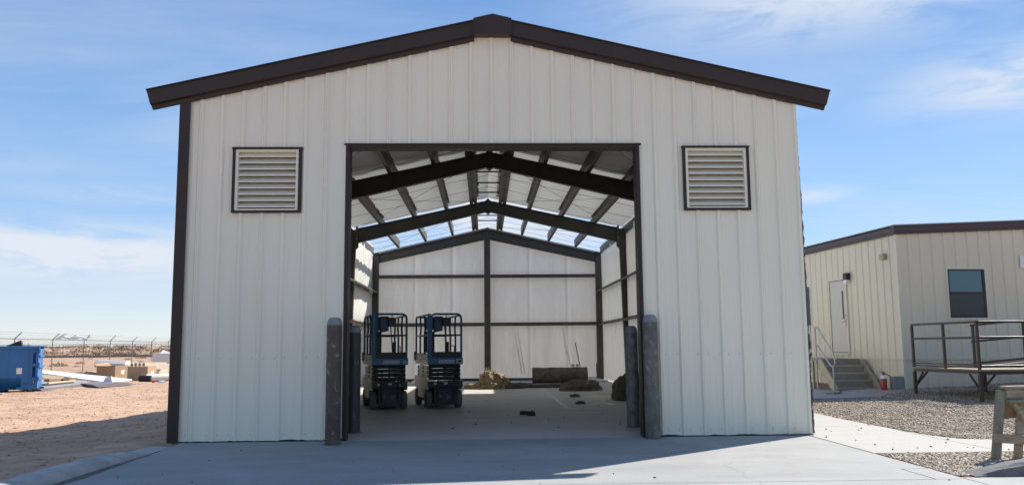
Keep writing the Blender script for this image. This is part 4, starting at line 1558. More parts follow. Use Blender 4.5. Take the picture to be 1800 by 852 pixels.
# stair handrail: two sloping pipes joined by a loop at the foot
b = MB()
top = rounded([(-1.42, yl + 0.1, z_pad), (-1.42, yl + 0.1, zp + 0.96), (-1.42, yl - 0.06, zp + 0.90), (-1.42, yb0 + 0.0, 1.05), (-1.42, yb0 - 0.12, 0.72), (-1.42, yb0 + 0.1, 0.66), (-1.42, yl, zp + 0.42), (-1.42, yl + 0.1, zp + 0.44)], 0.12)
b.tube(top, 0.022, 8)
obj('handrail', b, M_GALV, ST)
b = MB().tube([(-1.42, yb0 + 0.02, z_pad), (-1.42, yb0 + 0.02, 0.68)], 0.022, 8)
obj('rail_post', b, M_GALV, ST)
b = MB()
b.tube(rounded([(-1.44, yl + 0.35, zp), (-1.44, yl + 0.35, zp + 1.02), (-1.44, 4.55, zp + 1.02), (-1.44, 4.55, z_pad)], 0.14), 0.022, 8)
b.tube([(-1.44, yl + 0.35, zp + 0.5), (-1.44, 4.55, zp + 0.5)], 0.018, 8)
obj('landing_rail', b, M_GALV, ST)
b = MB()
b.tube(rounded([(-1.40, 4.58, zp + 0.0), (-1.40, 4.58, zp + 1.02), (-0.25, 4.58, zp + 1.02), (-0.25, 4.58, zp)], 0.14), 0.022, 8)
b.tube([(-1.40, 4.58, zp + 0.5), (-0.25, 4.58, zp + 0.5)], 0.018, 8)
obj('landing_rail', b, M_GALV, ST)
for yy in (yl + 0.35, 3.9):
    b = MB().box(-1.42, -1.36, yy, yy + 0.06, z_pad, zp - 0.02)
    obj('landing_leg', b, M_STEP, ST)

# extinguisher and block beside the steps
p = trailer_world(-0.52, 0.12, 0.03)
t = thing('fire_extinguisher', 'red fire extinguisher standing at the corner of the cream trailer', 'fire extinguisher', p, 0.2)
obj('cylinder', MB().lathe([(0.001, 0), (0.07, 0.0), (0.075, 0.02), (0.075, 0.36), (0.065, 0.41), (0.03, 0.44)], 18), M_RED, t)
obj('label_band', MB().lathe([(0.0765, 0.345), (0.0765, 0.375), (0.07, 0.405), (0.05, 0.43)], 18), M_WHITE, t)
b = MB().tube([(0, 0, 0.43), (0, 0, 0.49)], 0.024, 8)
b.bar((-0.07, 0, 0.50), (0.06, 0, 0.485), 0.022, 0.014); b.bar((-0.10, 0, 0.535), (0.05, 0, 0.505), 0.022, 0.012)
obj('valve', b, M_BLACK, t)
b = MB().tube([(0.02, 0, 0.47), (0.10, 0.0, 0.46), (0.18, -0.01, 0.41), (0.235, -0.02, 0.33)], 0.011, 6)
obj('hose', b, M_BLACK, t)
p = trailer_world(-0.20, 0.06, 0.03)
t = thing('concrete_block', 'grey concrete block standing on end beside the red extinguisher', 'block', p, 0.12)
b = MB().box(-0.14, -0.105, -0.095, 0.095, 0, 0.40)
b.box(0.105, 0.14, -0.095, 0.095, 0, 0.40)
b.box(-0.104, 0.104, -0.095, 0.095, 0.0, 0.03); b.box(-0.104, 0.104, -0.095, 0.095, 0.185, 0.215); b.box(-0.104, 0.104, -0.095, 0.095, 0.37, 0.40)
b.box(-0.104, 0.104, -0.094, -0.06, 0.031, 0.184); b.box(-0.104, 0.104, -0.094, -0.06, 0.216, 0.369)
obj('block_body', b, M_BLOCK, t)
for i, (x, y, rz_, lab) in enumerate(((8.72, 9.55, R(70), 'short pale board on the ground behind the shop corner, left one'),
                                      (8.95, 9.45, R(62), 'short brown board on the ground behind the shop corner, right one'))):
    b = MB().box(-0.55, 0.55, -0.05, 0.05, 0.031, 0.075)
    tag(obj('board', b, M_WOOD if i == 0 else M_PLY, None, (x, y, 0.0), (0, 0, rz_)), lab, 'board', 'boards on the ground behind the shop corner')

# ------------------------------------------------------------------ access ramp
RP = thing('access_ramp', 'raised dark metal access ramp with pipe railings before the trailer', 'ramp', TO, TA)
dz0 = 0.68
xl, yf, yr = -0.72, -3.93, -1.57
xr = 7.5


def deckboard(x0, x1, y0, y1, z, m=M_WOOD):
    return MB().box(x0, x1, y0, y1, z, z + 0.035)


for k in range(9):
    y = yf + (yr - yf) * k / 9
    b = deckboard(xl, 1.6, y + 0.004, y + (yr - yf) / 9 - 0.004, dz0)
    obj('deck_board', b, M_WOOD, RP)
for k in range(4):
    y = yf + 1.05 * k / 4
    b = deckboard(1.606, xr, y + 0.004, y + 1.05 / 4 - 0.004, dz0)
    obj('deck_board', b, M_WOOD, RP)
b = MB().box(xl - 0.03, xl - 0.001, yf, yr, dz0 - 0.06, dz0 + 0.0)
b.box(xl, xr, yf - 0.03, yf - 0.001, dz0 - 0.07, dz0 + 0.0)
b.box(xl, xr, yr + 0.001, yr + 0.03, dz0 - 0.07, dz0 + 0.0)
obj('deck_frame', b, M_RAIL, RP)
b = MB().box(xl + 0.03, xr, yf - 0.045, yf - 0.031, dz0 - 0.075, dz0 - 0.03)
obj('edge_angle', b, M_RAIL, RP)
# inner run climbing to the right
b = MB()
b.hexa([(0.35, -2.55, dz0 + 0.036), (xr, -2.55, dz0 + 0.60), (xr, -1.60, dz0 + 0.60), (0.35, -1.60, dz0 + 0.036),
        (0.35, -2.55, dz0 + 0.066), (xr, -2.55, dz0 + 0.63), (xr, -1.60, dz0 + 0.63), (0.35, -1.60, dz0 + 0.066)])
obj('ramp_run', b, M_DECK, RP)
rt, rm, rb_ = 1.06, 0.72, 0.08
# left edge rails
posts = [(xl, yr), (xl, (yr + yf) / 2 - 0.02), (xl, yf)]
for (x, y) in posts:
    b = MB().box(x - 0.026, x + 0.026, y - 0.026, y + 0.026, dz0 + 0.036, dz0 + rt - 0.026)
    obj('rail_post', b, M_RAIL, RP)
for z in (rt, rm, rb_, rb_ + 0.055):
    b = MB().bar((xl, yr, dz0 + z), (xl, yf, dz0 + z), 0.05 if z != rb_ + 0.055 else 0.03, 0.05 if z > 0.5 else 0.032)
    obj('rail', b, M_RAIL, RP)
# front rails
for x in (2.2, 4.6, 7.0):
    b = MB().box(x - 0.026, x + 0.026, yf - 0.026, yf + 0.026, dz0 + 0.036, dz0 + rt - 0.026)
    obj('rail_post', b, M_RAIL, RP)
for z in (rt, rm, rb_ + 0.02):
    b = MB().bar((xl + 0.03, yf, dz0 + z), (xr, yf, dz0 + z), 0.055, 0.055)
    obj('rail', b, M_RAIL, RP, bevel=0.012)
# rails of the inner run
for k, x in enumerate((0.15, 1.45, 2.75, 4.05)):
    zz = dz0 + 0.036 + 0.08 * max(0, x - 0.3)
    b = MB().box(x - 0.024, x + 0.024, -2.624, -2.576, zz, zz + 0.98)
    obj('rail_post', b, M_RAIL, RP)
for h in (0.98, 0.60, 0.10):
    b = MB().bar((0.1, -2.60, dz0 + 0.036 + h), (xr, -2.60, dz0 + 0.62 + h), 0.045, 0.045)
    obj('rail', b, M_RAIL, RP)
# legs with knee braces
for (x, y) in ((xl, yr), (xl, yf), (3.2, yf), (0.9, yr - 0.3), (3.2, yr), (6.6, yf)):
    wp = trailer_world(x, y)
    gz_ = gravel_z(wp.x, wp.y) - 0.04
    b = MB().box(x - 0.032, x + 0.032, y - 0.032, y + 0.032, gz_, dz0 - 0.072)
    obj('leg', b, M_RAIL, RP)
for (x, y, ddx, ddy) in ((xl, yr, 0, -0.34), (xl, yf, 0, 0.34), (xl, yf, 0.36, 0), (3.2, yf, 0.36, 0), (xl, yr, 0.34, 0)):
    b = MB().bar((x + ddx * 0.08, y + ddy * 0.08, dz0 - 0.40), (x + ddx, y + ddy, dz0 - 0.075), 0.035, 0.035)
    obj('knee_brace', b, M_RAIL, RP)

# ------------------------------------------------------------------ sawhorse
SH = thing('sawhorse', 'weathered wooden sawhorse standing on gravel at the right edge', 'sawhorse', (5.6, -2.72, 0))
b = MB().bar((0.0, 0.0, -0.01), (0.155, 0.06, 0.755), 0.085, 0.065, (0, 1, 0))
obj('leg', b, M_WOODG, SH, bevel=0.006)
b = MB().bar((0.285, 0.05, -0.01), (0.42, 0.10, 0.70), 0.085, 0.05, (0, 1, 0))
obj('leg', b, M_WOOD, SH, bevel=0.006)
b = MB().bar((-0.01, -0.035, 0.235), (0.36, 0.0, 0.205), 0.035, 0.10, (0, 0, 1))
obj('brace', b, M_WOOD, SH, bevel=0.004)
b = MB().bar((0.20, 0.05, 0.715), (1.35, 0.25, 0.715), 0.045, 0.125, (0, 0, 1))
obj('beam', b, M_WOOD, SH, bevel=0.02)
b = MB().bar((0.17, 0.05, 0.79), (1.38, 0.26, 0.79), 0.10, 0.032, (0, 0, 1))
obj('top_board', b, M_WOOD, SH, bevel=0.012)
b = MB().bar((0.19, 0.0, 0.635), (1.35, 0.2, 0.635), 0.09, 0.035, (0, 0, 1))
obj('under_board', b, M_WOODG, SH, bevel=0.004)
b = MB().prism([(0.12, 0.42), (0.42, 0.455), (0.40, 0.615), (0.15, 0.615)], 'y', 0.10, 0.118)
obj('gusset', b, M_PLY, SH)
b = MB().bar((0.40, 0.02, 0.40), (0.27, 0.03, 0.615), 0.04, 0.06, (0, 1, 0))
obj('diagonal', b, M_WOOD, SH)
for (x, s_) in ((1.15, 1), (1.42, 1)):
    b = MB().bar((x + 0.13, 0.25, -0.01), (x - 0.03, 0.22, 0.70), 0.085, 0.05, (0, 1, 0))
    obj('leg', b, M_WOOD, SH, bevel=0.006)

# ------------------------------------------------------------------ blue roll-off dumpster
DZ = ground_z(-18.6, 23.9)
DP = thing('dumpster', 'big blue roll-off dumpster on the dirt at the left edge', 'dumpster', (-18.75, 23.85, DZ - 0.02), R(23))
Ln, Wd, Ht = 6.6, 2.3, 1.92
# local: long side faces -y, right end at x=0
b = MB()
side_p = [(0.0, 0.62), (0.0, Ht - 0.12), (0.05, Ht - 0.12), (0.05, 0.64), (0.40, 0.16), (0.36, 0.14)]
b.prism(side_p, 'x', -Ln + 0.1, -0.55)
b.prism([(0.0, 0.14), (0.0, Ht - 0.12), (0.05, Ht - 0.12), (0.05, 0.14)], 'x', -0.5495, -0.32)
obj('side_wall', b, M_DUMP, DP)
b = MB().prism([(Wd - y, z) for y, z in side_p], 'x', -Ln + 0.1, -0.32)
obj('side_wall', b, M_DUMP, DP)
b = MB().prism([(0.0, 0.62), (0.37, 0.14), (0.0, 0.14)], 'x', -0.60, -0.5505)
obj('gusset_plate', b, M_DUMP, DP)
b = MB().box(-Ln + 0.1, -0.1, 0.36, Wd - 0.36, 0.12, 0.16)
obj('floor_plate', b, M_DUMP, DP)
b = MB().box(-Ln, -Ln + 0.09, 0.0, Wd, 0.12, Ht - 0.12)
obj('front_wall', b, M_DUMP, DP)
b = MB()
b.box(-Ln, 0.03, -0.06, 0.075, Ht - 0.119, Ht + 0.01)
b.box(-Ln, 0.03, Wd - 0.075, Wd + 0.06, Ht - 0.119, Ht + 0.01)
b.box(-Ln, -Ln + 0.12, 0.0755, Wd - 0.0755, Ht - 0.119, Ht + 0.01)
obj('top_rim', b, M_DUMP, DP, bevel=0.02)
b = MB().box(-0.315, -0.20, -0.04, 0.09, 0.10, Ht - 0.12)
b.box(-0.315, -0.20, Wd - 0.09, Wd + 0.04, 0.10, Ht - 0.12)
obj('end_post', b, M_DUMP, DP, bevel=0.01)
b = MB().box(-0.10, 0.0, -0.02, Wd + 0.02, 0.16, Ht - 0.125)
for z in (0.5, 1.0, 1.45):
    b.box(0.0005, 0.06, 0.06, Wd - 0.06, z, z + 0.1)
dr_ = obj('tail_door', b, M_DUMP, DP, bevel=0.012)
for z in (0.52, 1.1, 1.66):
    hb = MB().box(-0.22, 0.06, -0.085, -0.0405, z, z + 0.07)
    hb.tube([(0.02, -0.07, z - 0.05), (0.02, -0.07, z + 0.13)], 0.045, 8)
    hb.tube([(-0.16, -0.07, z - 0.03), (-0.16, -0.07, z + 0.10)], 0.035, 8)
    obj('hinge', hb, M_DUMP, DP)
b = MB().box(-0.75, -0.05, -0.03, 0.20, 0.135, 0.24)
b.box(-0.55, -0.1, -0.05, 0.05, 0.2405, 0.36)
obj('corner_foot', b, M_DUMP, DP, bevel=0.01)
b = MB().box(-0.42, -0.2, 0.02, 0.22, 0.0, 0.134)
b.box(-0.42, -0.2, Wd - 0.22, Wd - 0.02, 0.0, 0.134)
obj('skid_wheel', b, M_DUMPD, DP)
b = MB().box(-Ln, -1.2, 0.5, 0.62, 0.0, 0.118)
b.box(-Ln, -1.2, Wd - 0.62, Wd - 0.5, 0.0, 0.118)
obj('skid_rail', b, M_DUMPD, DP)
for x in (-5.2, -3.6, -2.05):
    b = MB().prism([(-0.045, 0.62), (-0.045, Ht - 0.12), (-0.0005, Ht - 0.12), (-0.0005, 0.66)], 'x', x - 0.05, x + 0.05)
    if x < -2.5:
        obj('side_rib', b, M_DUMP, DP)
b = MB().box(-0.78, -0.58, -0.006, -0.0005, 0.78, 1.02)
obj('sticker', b, M_WHITE, DP)
b = MB()
for i in range(2):
    b.tube([(-1.6 - i * 0.9, 0.22, 0.36), (-1.5 - i * 0.9, 0.10, 0.44)], 0.02, 5)
obj('hooks', b, M_DUMPD, DP)
# load sticking out of the dumpster
b = MB().hexa([(-1.15, 0.3, 1.5), (-0.55, 0.3, 1.5), (-0.55, 0.9, 1.5), (-1.15, 0.9, 1.5), (-1.25, 0.3, 1.93), (-0.72, 0.3, 2.16), (-0.72, 0.9, 2.16), (-1.25, 0.9, 1.93)])
o = obj('scrap_box', b, M_DEBRIS)
o.matrix_world = DP.matrix_basis
tag(o, 'dark broken box poking out of the blue dumpster', 'scrap')
b = MB().bar((-3.3, 0.7, 1.75), (-1.75, 0.7, 2.17), 0.05, 0.05)
o = obj('scrap_stick', b, M_DEBRIS)
o.matrix_world = DP.matrix_basis
tag(o, 'thin dark stick poking out of the blue dumpster', 'scrap')

# ------------------------------------------------------------------ material piles beside the dumpster


def flat_board(name, label, cat, corners, th, m, group=None, drop=True):
    """sheet resting on the ground or a pile: four top corners (world) and a thickness"""
    b = MB()
    b.hexa([(x, y, z - th) for x, y, z in corners] + list(corners))
    o = obj(name, b, m)
    return tag(o, label, cat, group)


gz = lambda x, y: ground_z(x, y)
flat_board('foam_panel', 'long white panel propped across the pile beside the dumpster', 'panel',
           [(-22.5, 31.53, 0.17), (-19.25, 31.48, -0.31), (-19.0, 34.0, -0.26), (-23.55, 33.57, 0.29)], 0.08, M_PANEL)
flat_board('cardboard_sheet', 'tan cardboard sheet under the raised end of the long white panel', 'cardboard',
           [(-22.0, 30.6, -0.07), (-21.0, 30.45, -0.12), (-21.3, 31.3, 0.0), (-22.4, 31.45, 0.10)], 0.03, M_CARD)
for k in range(3):
    flat_board('grey_panel', ['lowest grey sheet of the stack right of the dumpster', 'middle grey sheet of the stack right of the dumpster', 'topmost grey sheet of the stack right of the dumpster'][k], 'panel',
               [(-18.9 - .35 * k, 24.5 + .9 * k, -0.33 + .08 * k), (-19.1 - .3 * k, 29.3 + .5 * k, -0.33 + .08 * k), (-20.3 - .3 * k, 30.4 + .3 * k, -0.33 + .08 * k), (-20.6 - .3 * k, 26.0 + .9 * k, -0.33 + .08 * k)], 0.075, M_GREYP if k else M_PURP, 'grey sheets stacked by the dumpster')
flat_board('brown_plank', 'brown plank lying between grey sheets and tan cardboard', 'plank',
           [(-20.7, 28.7, -0.06), (-20.6, 31.0, -0.06), (-20.85, 31.0, -0.06), (-20.95, 28.7, -0.06)], 0.09, M_PLY)
b = MB().bar((-19.5, 26.2, -0.14), (-19.65, 29.0, -0.13), 0.09, 0.06)
tag(obj('lumber_stick', b, M_YEL), 'pale yellow stick of lumber lying on the grey sheets', 'lumber')
b = MB().tube([(-19.7, 27.9, -0.08), (-19.72, 28.3, -0.04), (-19.75, 28.6, -0.09)], 0.07, 7)
tag(obj('debris_bag', b, M_DEBRIS), 'small dark rag on the pale stick of lumber', 'rag')
for k in range(3):
    q = .3 * k
    flat_board('dark_sheet', ['front purple-grey sheet lying flat on the dirt', 'middle purple-grey sheet lying flat on the dirt', 'rear purple-grey sheet lying flat on the dirt'][k], 'sheet',
               [(-18.9 - q, 28.6 + q, -.34 + .035 * k), (-17.5 - q, 26.7 + 1.3 * q, -.34 + .035 * k), (-16.95 - q, 29.4 + q, -.34 + .035 * k), (-19.4 - q, 31.4 + q, -.34 + .035 * k)], 0.03, M_PURP, 'purple-grey sheets on the dirt')
b = MB().hexa([(-.22, -.1, 0), (.22, -.1, 0), (.22, .1, 0), (-.22, .1, 0), (-.15, -.08, .26), (.12, -.06, .30), (.12, .06, .30), (-.15, .08, .25)])
tag(obj('paper_scrap', b, M_WHITE, None, (-18.75, 30.6, -0.3)), 'crumpled white paper in front of the long white panel', 'paper')
b = lump(1.1, 0.6, 0.45, 31.0, 0.3, 20, 8, 0.7)
tag(obj('dirt_mound', b, M_DIRT, None, (-23.4, 38.5, -0.42)), 'small tan mound of dirt behind the long white panel', 'dirt mound')


def carton(label, x, y, rz, wx, wy, h, flaps):
    z = gz(x, y) - 0.01
    t = thing('carton', label, 'carton', (x, y, z), rz, 'brown cartons beside the dumpster')
    b = MB()
    b.box(0, wx, 0, 0.012, 0, h); b.box(0, wx, wy - 0.012, wy, 0, h)
    b.box(0, 0.012, 0.0125, wy - 0.0125, 0, h); b.box(wx - 0.012, wx, 0.0125, wy - 0.0125, 0, h)
    b.box(0.0125, wx - 0.0125, 0.0125, wy - 0.0125, 0, 0.012)
    if not flaps:
        b.box(0.0125, wx - 0.0125, 0.0125, wy - 0.0125, h - 0.014, h - 0.002)
    obj('box_body', b, M_CARD, t)
    if flaps:
        f = MB().hexa([(0, 0, h), (wx * 0.85, 0, h), (wx * 0.8, -0.25, h - 0.03), (0.05, -0.25, h - 0.02), (0, 0, h + 0.012), (wx * 0.85, 0, h + 0.012), (wx * 0.8, -0.25, h - 0.018), (0.05, -0.25, h - 0.008)])
        obj('flap', f, M_CARD, t)
        f = MB().hexa([(0.0, 0, h), (0.0, wy, h), (-0.26, wy, h + 0.12), (-0.26, 0.05, h + 0.1), (0, 0, h + 0.012), (0, wy, h + 0.012), (-0.26, wy, h + 0.132), (-0.26, 0.05, h + 0.112)])
        obj('flap', f, M_CARD, t)
    l_ = MB().box(wx + 0.0005, wx + 0.004, wy * 0.42, wy * 0.42 + 0.26, h * 0.40, h * 0.68)
    obj('sticker', l_, M_WHITE, t)
    return t


# cartons are seen corner-on: one face turned left (in shade), one towards the right (lit)
carton('open brown carton with loose flaps, left of the two', -22.14, 36.75, R(-19.5), 1.3, 1.09, 0.82, True)
carton('closed red-brown carton, right of the two, by the white roll', -20.07, 35.93, R(-6.3), 1.17, 1.0, 0.78, False)
for k in range(3):
    b = MB().bar((-23.0 - .1 * k, 38.6 + 0.34 * k, 0.44 + 0.06 * k), (-20.85 - .1 * k, 37.7 + 0.34 * k, 0.36 + 0.06 * k), 0.34, 0.3)
    tag(obj('white_bundle', b, M_PANEL, bevel=0.04), ['front long white wrapped bundle lying behind the open carton', 'middle long white wrapped bundle lying behind the open carton', 'rear long white wrapped bundle lying behind the open carton'][k], 'bundle', 'long white bundles behind the cartons')
b = MB().box(-22.6, -21.0, 38.4, 39.6, -0.42, 0.18)
tag(obj('crate', b, M_PALEW), 'pale crate under the long white bundles', 'crate')
for k in range(8):
    t = thing('ridge_sheets', ['first', 'second', 'third', 'fourth', 'fifth', 'sixth', 'seventh', 'eighth'][k] + ' pale folded sheet from the left, stacked behind the right carton', 'sheet metal', (-22.1 + 0.30 * k, 40.4 - 0.17 * k, 0.12), R(-18), 'pale folded sheets behind the right carton')
    b = MB().prism([(-0.13, 0.0), (-0.09, 0.40), (0.07, 0.40), (0.11, 0.0), (0.08, 0.0), (0.05, 0.36), (-0.07, 0.36), (-0.10, 0.0)], 'y', -0.7, 1.2)
    obj('folded_sheet', b, M_PALEW, t)
b = MB().box(-22.0, -19.9, 39.7, 41.5, -0.40, 0.115)
tag(obj('crate', b, M_PALEW), 'pale crate under the row of folded sheets', 'crate')
for k in range(4):
    b = MB().box(-0.5, 0.5, -0.5, 0.5, 0.0, 0.17)
    tag(obj('pale_pack', b, M_PALEW, None, (-21.15, 43.4, -0.38 + 0.185 * k), (0, 0, R(-20 + 2 * k)), bevel=0.03),
        ['bottom pale wrapped pack in the stack by the wrapped pallet', 'second pale wrapped pack from the bottom by the wrapped pallet', 'third pale wrapped pack from the bottom by the wrapped pallet', 'topmost pale wrapped pack in the stack by the wrapped pallet'][k], 'pack', 'pale wrapped packs in a stack')
t = thing('wrapped_pallet', 'tall pallet load in white wrap near the shop corner', 'pallet', (-22.2, 46.9, gz(-22.2, 46.9)), R(18))
b = MB()
b.grid(lambda u, v: ((0.68 + 0.02 * fbm(u * 9, v * 4)) * max(-1, min(1, 1.45 * math.cos(u * 6.2832))), (0.68 + 0.02 * fbm(u * 9, v * 5, 3)) * max(-1, min(1, 1.45 * math.sin(u * 6.2832))), 0.12 + 1.28 * v), 48, 10)
b.box(-0.66, 0.66, -0.66, 0.66, 1.36, 1.41)
obj('load', b, M_WRAP, t)
obj('wrap_peak', MB().hexa([(-.2, -.3, 1.408), (.6, -.3, 1.408), (.6, .3, 1.408), (-.2, .3, 1.408), (-.05, -.02, 1.66), (.02, -.02, 1.62), (.02, .02, 1.62), (-.05, .02, 1.66)]), M_WRAP, t)
for yy in (-0.55, 0.0, 0.55):
    b = MB().box(-0.68, 0.68, yy - 0.06, yy + 0.06, 0.0, 0.10)
    obj('pallet_runner', b, M_WOOD, t)
t = thing('membrane_roll', 'white roll with a dark open end lying by the right carton', 'roll', (-18.25, 33.9, -0.21), R(10))
b = MB().tube([(0.0, 0, 0), (1.9, 1.2, 0.0)], 0.2, 16)
obj('roll_body', b, M_PANEL, t)
b = MB().tube([(-0.02, -0.013, 0), (-0.001, 0.0, 0.0)], 0.15, 14)
obj('roll_core', b, M_DEBRIS, t)
b = MB().tube([(-0.30, -0.10, -0.02), (0.3, -0.12, -0.03)], 0.17, 14)
obj('dark_wrap', b, M_BLACK, t)
b = lump(0.09, 0.07, 0.12, 3.3, 0.3, 10, 6)
tag(obj('red_cap', b, M_RED, None, (-17.1, 32.0, -0.4)), 'tiny red cap lying before the white roll', 'cap')
b = lump(0.2, 0.12, 0.12, 5.3, 0.4, 12, 6)
tag(obj('paper_scrap', b, M_WHITE, None, (-16.75, 32.1, -0.4)), 'small white scrap beside the tiny red cap', 'paper')
b = MB().box(-0.5, 0.5, -0.1, 0.1, 0.0, 0.03)
tag(obj('board', b, M_YEL, None, (-19.6, 22.0, gz(-19.6, 22.0)), (0, 0, 0.1)), 'pale board end on the dirt in front of the dumpster', 'board')

# ------------------------------------------------------------------ fences
FA, FB = Vector((-30.7, 43.9, 0)), Vector((-34.1, 80.0, 0))


def chain_fence(label, P0, dvec, n, h, arm, has_wire=True, pr=0.035, fabric=True):
    t = thing('chain_link_fence', label, 'fence', P0)
    gz0 = [ground_z(P0.x + dvec.x * k, P0.y + dvec.y * k) for k in range(n)]
    postm = MB().tube([(0, 0, -0.15), (0, 0, h)], pr, 8).mesh('post')
    side_ = Vector((dvec.y, -dvec.x, 0)).normalized()
    armm = None
    if arm:
        armm = MB().tube([(0, 0, h), (side_.x * 0.42, side_.y * 0.42, h + 0.42)], 0.03, 6).mesh('barb_arm')
    for k in range(n):
        p_ = link('post', postm, M_POSTG, t, (dvec.x * k, dvec.y * k, gz0[k]))
        if arm:
            link('barb_arm', armm, M_POSTG, p_)
    top = MB().tube([(dvec.x * k, dvec.y * k, gz0[k] + h - 0.01) for k in range(n)], pr * 0.72, 7)
    obj('top_rail', top, M_POSTG, t)
    if has_wire:
        for q in (0.12, 0.27, 0.41):
            bw = MB()
            pts = []
            for k in range(n - 1):
                for j in range(4):
                    f = k + j / 4
                    sag = 0.03 * math.sin(math.pi * j / 4)
                    pts.append((dvec.x * f + side_.x * q, dvec.y * f + side_.y * q, gz0[k] * (1 - j / 4) + gz0[k + 1] * j / 4 + h + q - sag))
            bw.tube(pts, 0.007, 4)
            obj('barbed_wire', bw, M_POSTG, t)
    if fabric:
        L_ = dvec.length * (n - 1)
        d = dvec.normalized()
        fb_ = MB()
        st = 0.16
        m_ = int(L_ / st)
        vs, fs = [], []
        r_ = 0.0022
        for s_ in (1, -1):
            for i in range(m_):
                a0 = i * st
                run_ = h - 0.08
                # one wire zig: from foot to top, slanted
                a1 = a0 + s_ * run_ * 0.8
                if a1 < 0 or a1 > L_:
                    continue
                k = min(n - 2, int(a0 / dvec.length))
                z0_ = gz0[k] + 0.04
                p0 = Vector((d.x * a0, d.y * a0, z0_)); p1 = Vector((d.x * a1, d.y * a1, z0_ + run_))
                q0 = len(vs)
                for p_ in (p0, p1):
                    vs += [p_ + d * r_, p_ - d * r_ * 0.5 + side_ * r_, p_ - d * r_ * 0.5 - side_ * r_]
                for j in range(3):
                    j2 = (j + 1) % 3
                    fs.append((q0 + j, q0 + j2, q0 + 3 + j2, q0 + 3 + j))
        fb_.add(vs, fs)
        tag(obj('chain_mesh', fb_, M_POSTG, t), kind='stuff')
    return t


dv = (FB - FA) / 6
chain_fence('near chain-link fence topped with angled barbed-wire arms', FA - dv * 3, dv, 15, 2.50, True)
far0 = Vector((-105.0, 128.0, 0))
chain_fence('far chain-link fence without barbed wire, in front of the scrubby dunes', far0, Vector((7.0, 0.55, 0)), 17, 2.2, False, False, 0.05, False)
b = MB()
b.bar((-110, 126.6, ground_z(-80, 128) + 0.22), (20, 137, ground_z(-20, 133) + 0.22), 0.3, 0.34)
tag(obj('pipeline', b, M_POSTG), 'long grey pipe lying along the foot of the far fence', 'pipe')
# plastic caught on the barbed wire
b = MB()


def rag(u, v):
    P = FA + dv * (1.05 + 1.02 * u)
    s_ = Vector((dv.y, -dv.x, 0)).normalized()
    h = 2.50 - 0.4 + 0.03 + (0.38 - 0.12 * u) * v * (0.75 + 0.5 * fbm(u * 5, 1.0)) + 0.12 * fbm(u * 6, v * 3, 4)
    return (P.x + s_.x * (0.05 + 0.36 * v) + 0.10 * fbm(u * 9, v * 5, 1), P.y + s_.y * 0.3 * v, h)


b.grid(rag, 60, 8)
o = obj('plastic_sheet', b, M_SHEET)
tag(o, 'torn white plastic snagged on the barbed wire above the dumpster', 'plastic sheet')

# ------------------------------------------------------------------ desert scrub
def bush_mesh(name, n, rx, rz_, seed):
    r = np.random.default_rng(seed)
    b = MB()
    for k in range(n):
        th = r.uniform(0, 6.283)
        q = math.sqrt(r.uniform(0, 1))
        x, y = rx * q * math.cos(th), rx * q * math.sin(th)
        z = rz_ * (1 - q ** 2 * 0.8) * r.uniform(0.1, 1.0)
        s_ = r.uniform(0.10, 0.24) * rx
        d = Vector((x * 0.8 + r.normal(0, .4), y * 0.8 + r.normal(0, .4), 0.7 + r.uniform(0, 1))).normalized()
        sd_ = d.cross(Vector((r.normal(), r.normal(), r.normal()))).normalized()
        p_ = Vector((x, y, z))
        b.add([p_ - sd_ * s_ * 0.3, p_ + sd_ * s_ * 0.3, p_ + d * s_ * 1.6], [(0, 1, 2)])
    me = bpy.data.meshes.new(name)
    me.from_pydata(b.v, [], b.f)
    me.materials.append(M_SCRUB)
    return me


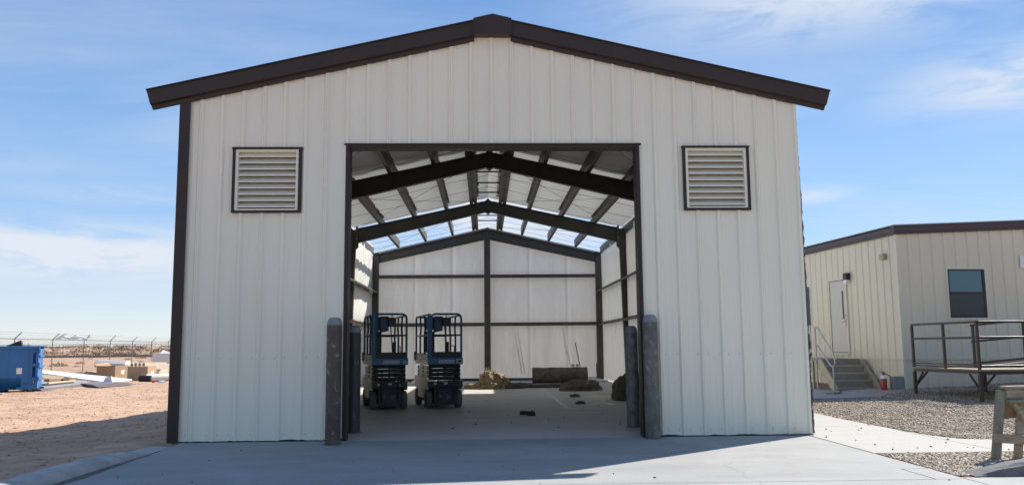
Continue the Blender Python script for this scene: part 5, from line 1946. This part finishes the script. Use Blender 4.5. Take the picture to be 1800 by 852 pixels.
bm_ = [bush_mesh('desert_shrub', 170, 1.0, 1.0, s_) for s_ in (1, 2, 3)]
rs = random.Random(5)
cnt = 0
positions = []
while cnt < 46:
    dd = rs.uniform(85, 215)
    px_ = rs.uniform(-60, 315)
    lat = (px_ - 900) / 1477 * dd
    x, y = -0.147 + lat * 0.9994 + dd * 0.034, -12.2 - lat * 0.0329 + dd * 0.992
    if 120 < dd < 140 and rs.random() < 0.7:
        continue
    t = rs.uniform(0.5, 1.25) * (1.0 if dd > 140 else 0.55)
    me = bm_[cnt % 3]
    o = link('desert_shrub', me, None, None, (x, y, ground_z(x, y) - 0.08))
    o.scale = (t * rs.uniform(0.9, 1.5), t, t * rs.uniform(0.5, 0.8))
    o.rotation_euler = (0, 0, rs.uniform(0, 6))
    tag(o, 'low dry grey-brown shrub on the desert beyond the fences', 'shrub', 'dry shrubs beyond the fences')
    cnt += 1
# the far scrub that reads as one mass
vs, fs = [], []
for k in range(900):
    dd = rs.uniform(160, 330)
    px_ = rs.uniform(-150, 420)
    lat = (px_ - 900) / 1477 * dd
    x, y = -0.147 + lat * 0.9994 + dd * 0.034, -12.2 - lat * 0.0329 + dd * 0.992
    z = ground_z(x, y) - 0.05
    sc_ = rs.uniform(0.5, 1.4)
    for j in range(26):
        th, q = rs.uniform(0, 6.283), math.sqrt(rs.random())
        p_ = Vector((x + sc_ * 1.3 * q * math.cos(th), y + sc_ * 1.3 * q * math.sin(th), z + sc_ * 0.7 * rs.random() * (1 - 0.7 * q * q)))
        d = Vector((rs.gauss(0, .6), rs.gauss(0, .6), 1)).normalized() * sc_ * rs.uniform(.2, .42)
        sd_ = Vector((rs.gauss(0, 1), rs.gauss(0, 1), rs.gauss(0, .4))).normalized() * sc_ * rs.uniform(.06, .13)
        n0 = len(vs)
        vs += [p_ - sd_, p_ + sd_, p_ + d]
        fs.append((n0, n0 + 1, n0 + 2))
me = bpy.data.meshes.new('desert_scrub')
me.from_pydata([tuple(v) for v in vs], [], fs)
tag(link('desert_scrub', me, M_SCRUB), 'far mass of dry scrub covering the low dunes', 'scrub', kind='stuff')
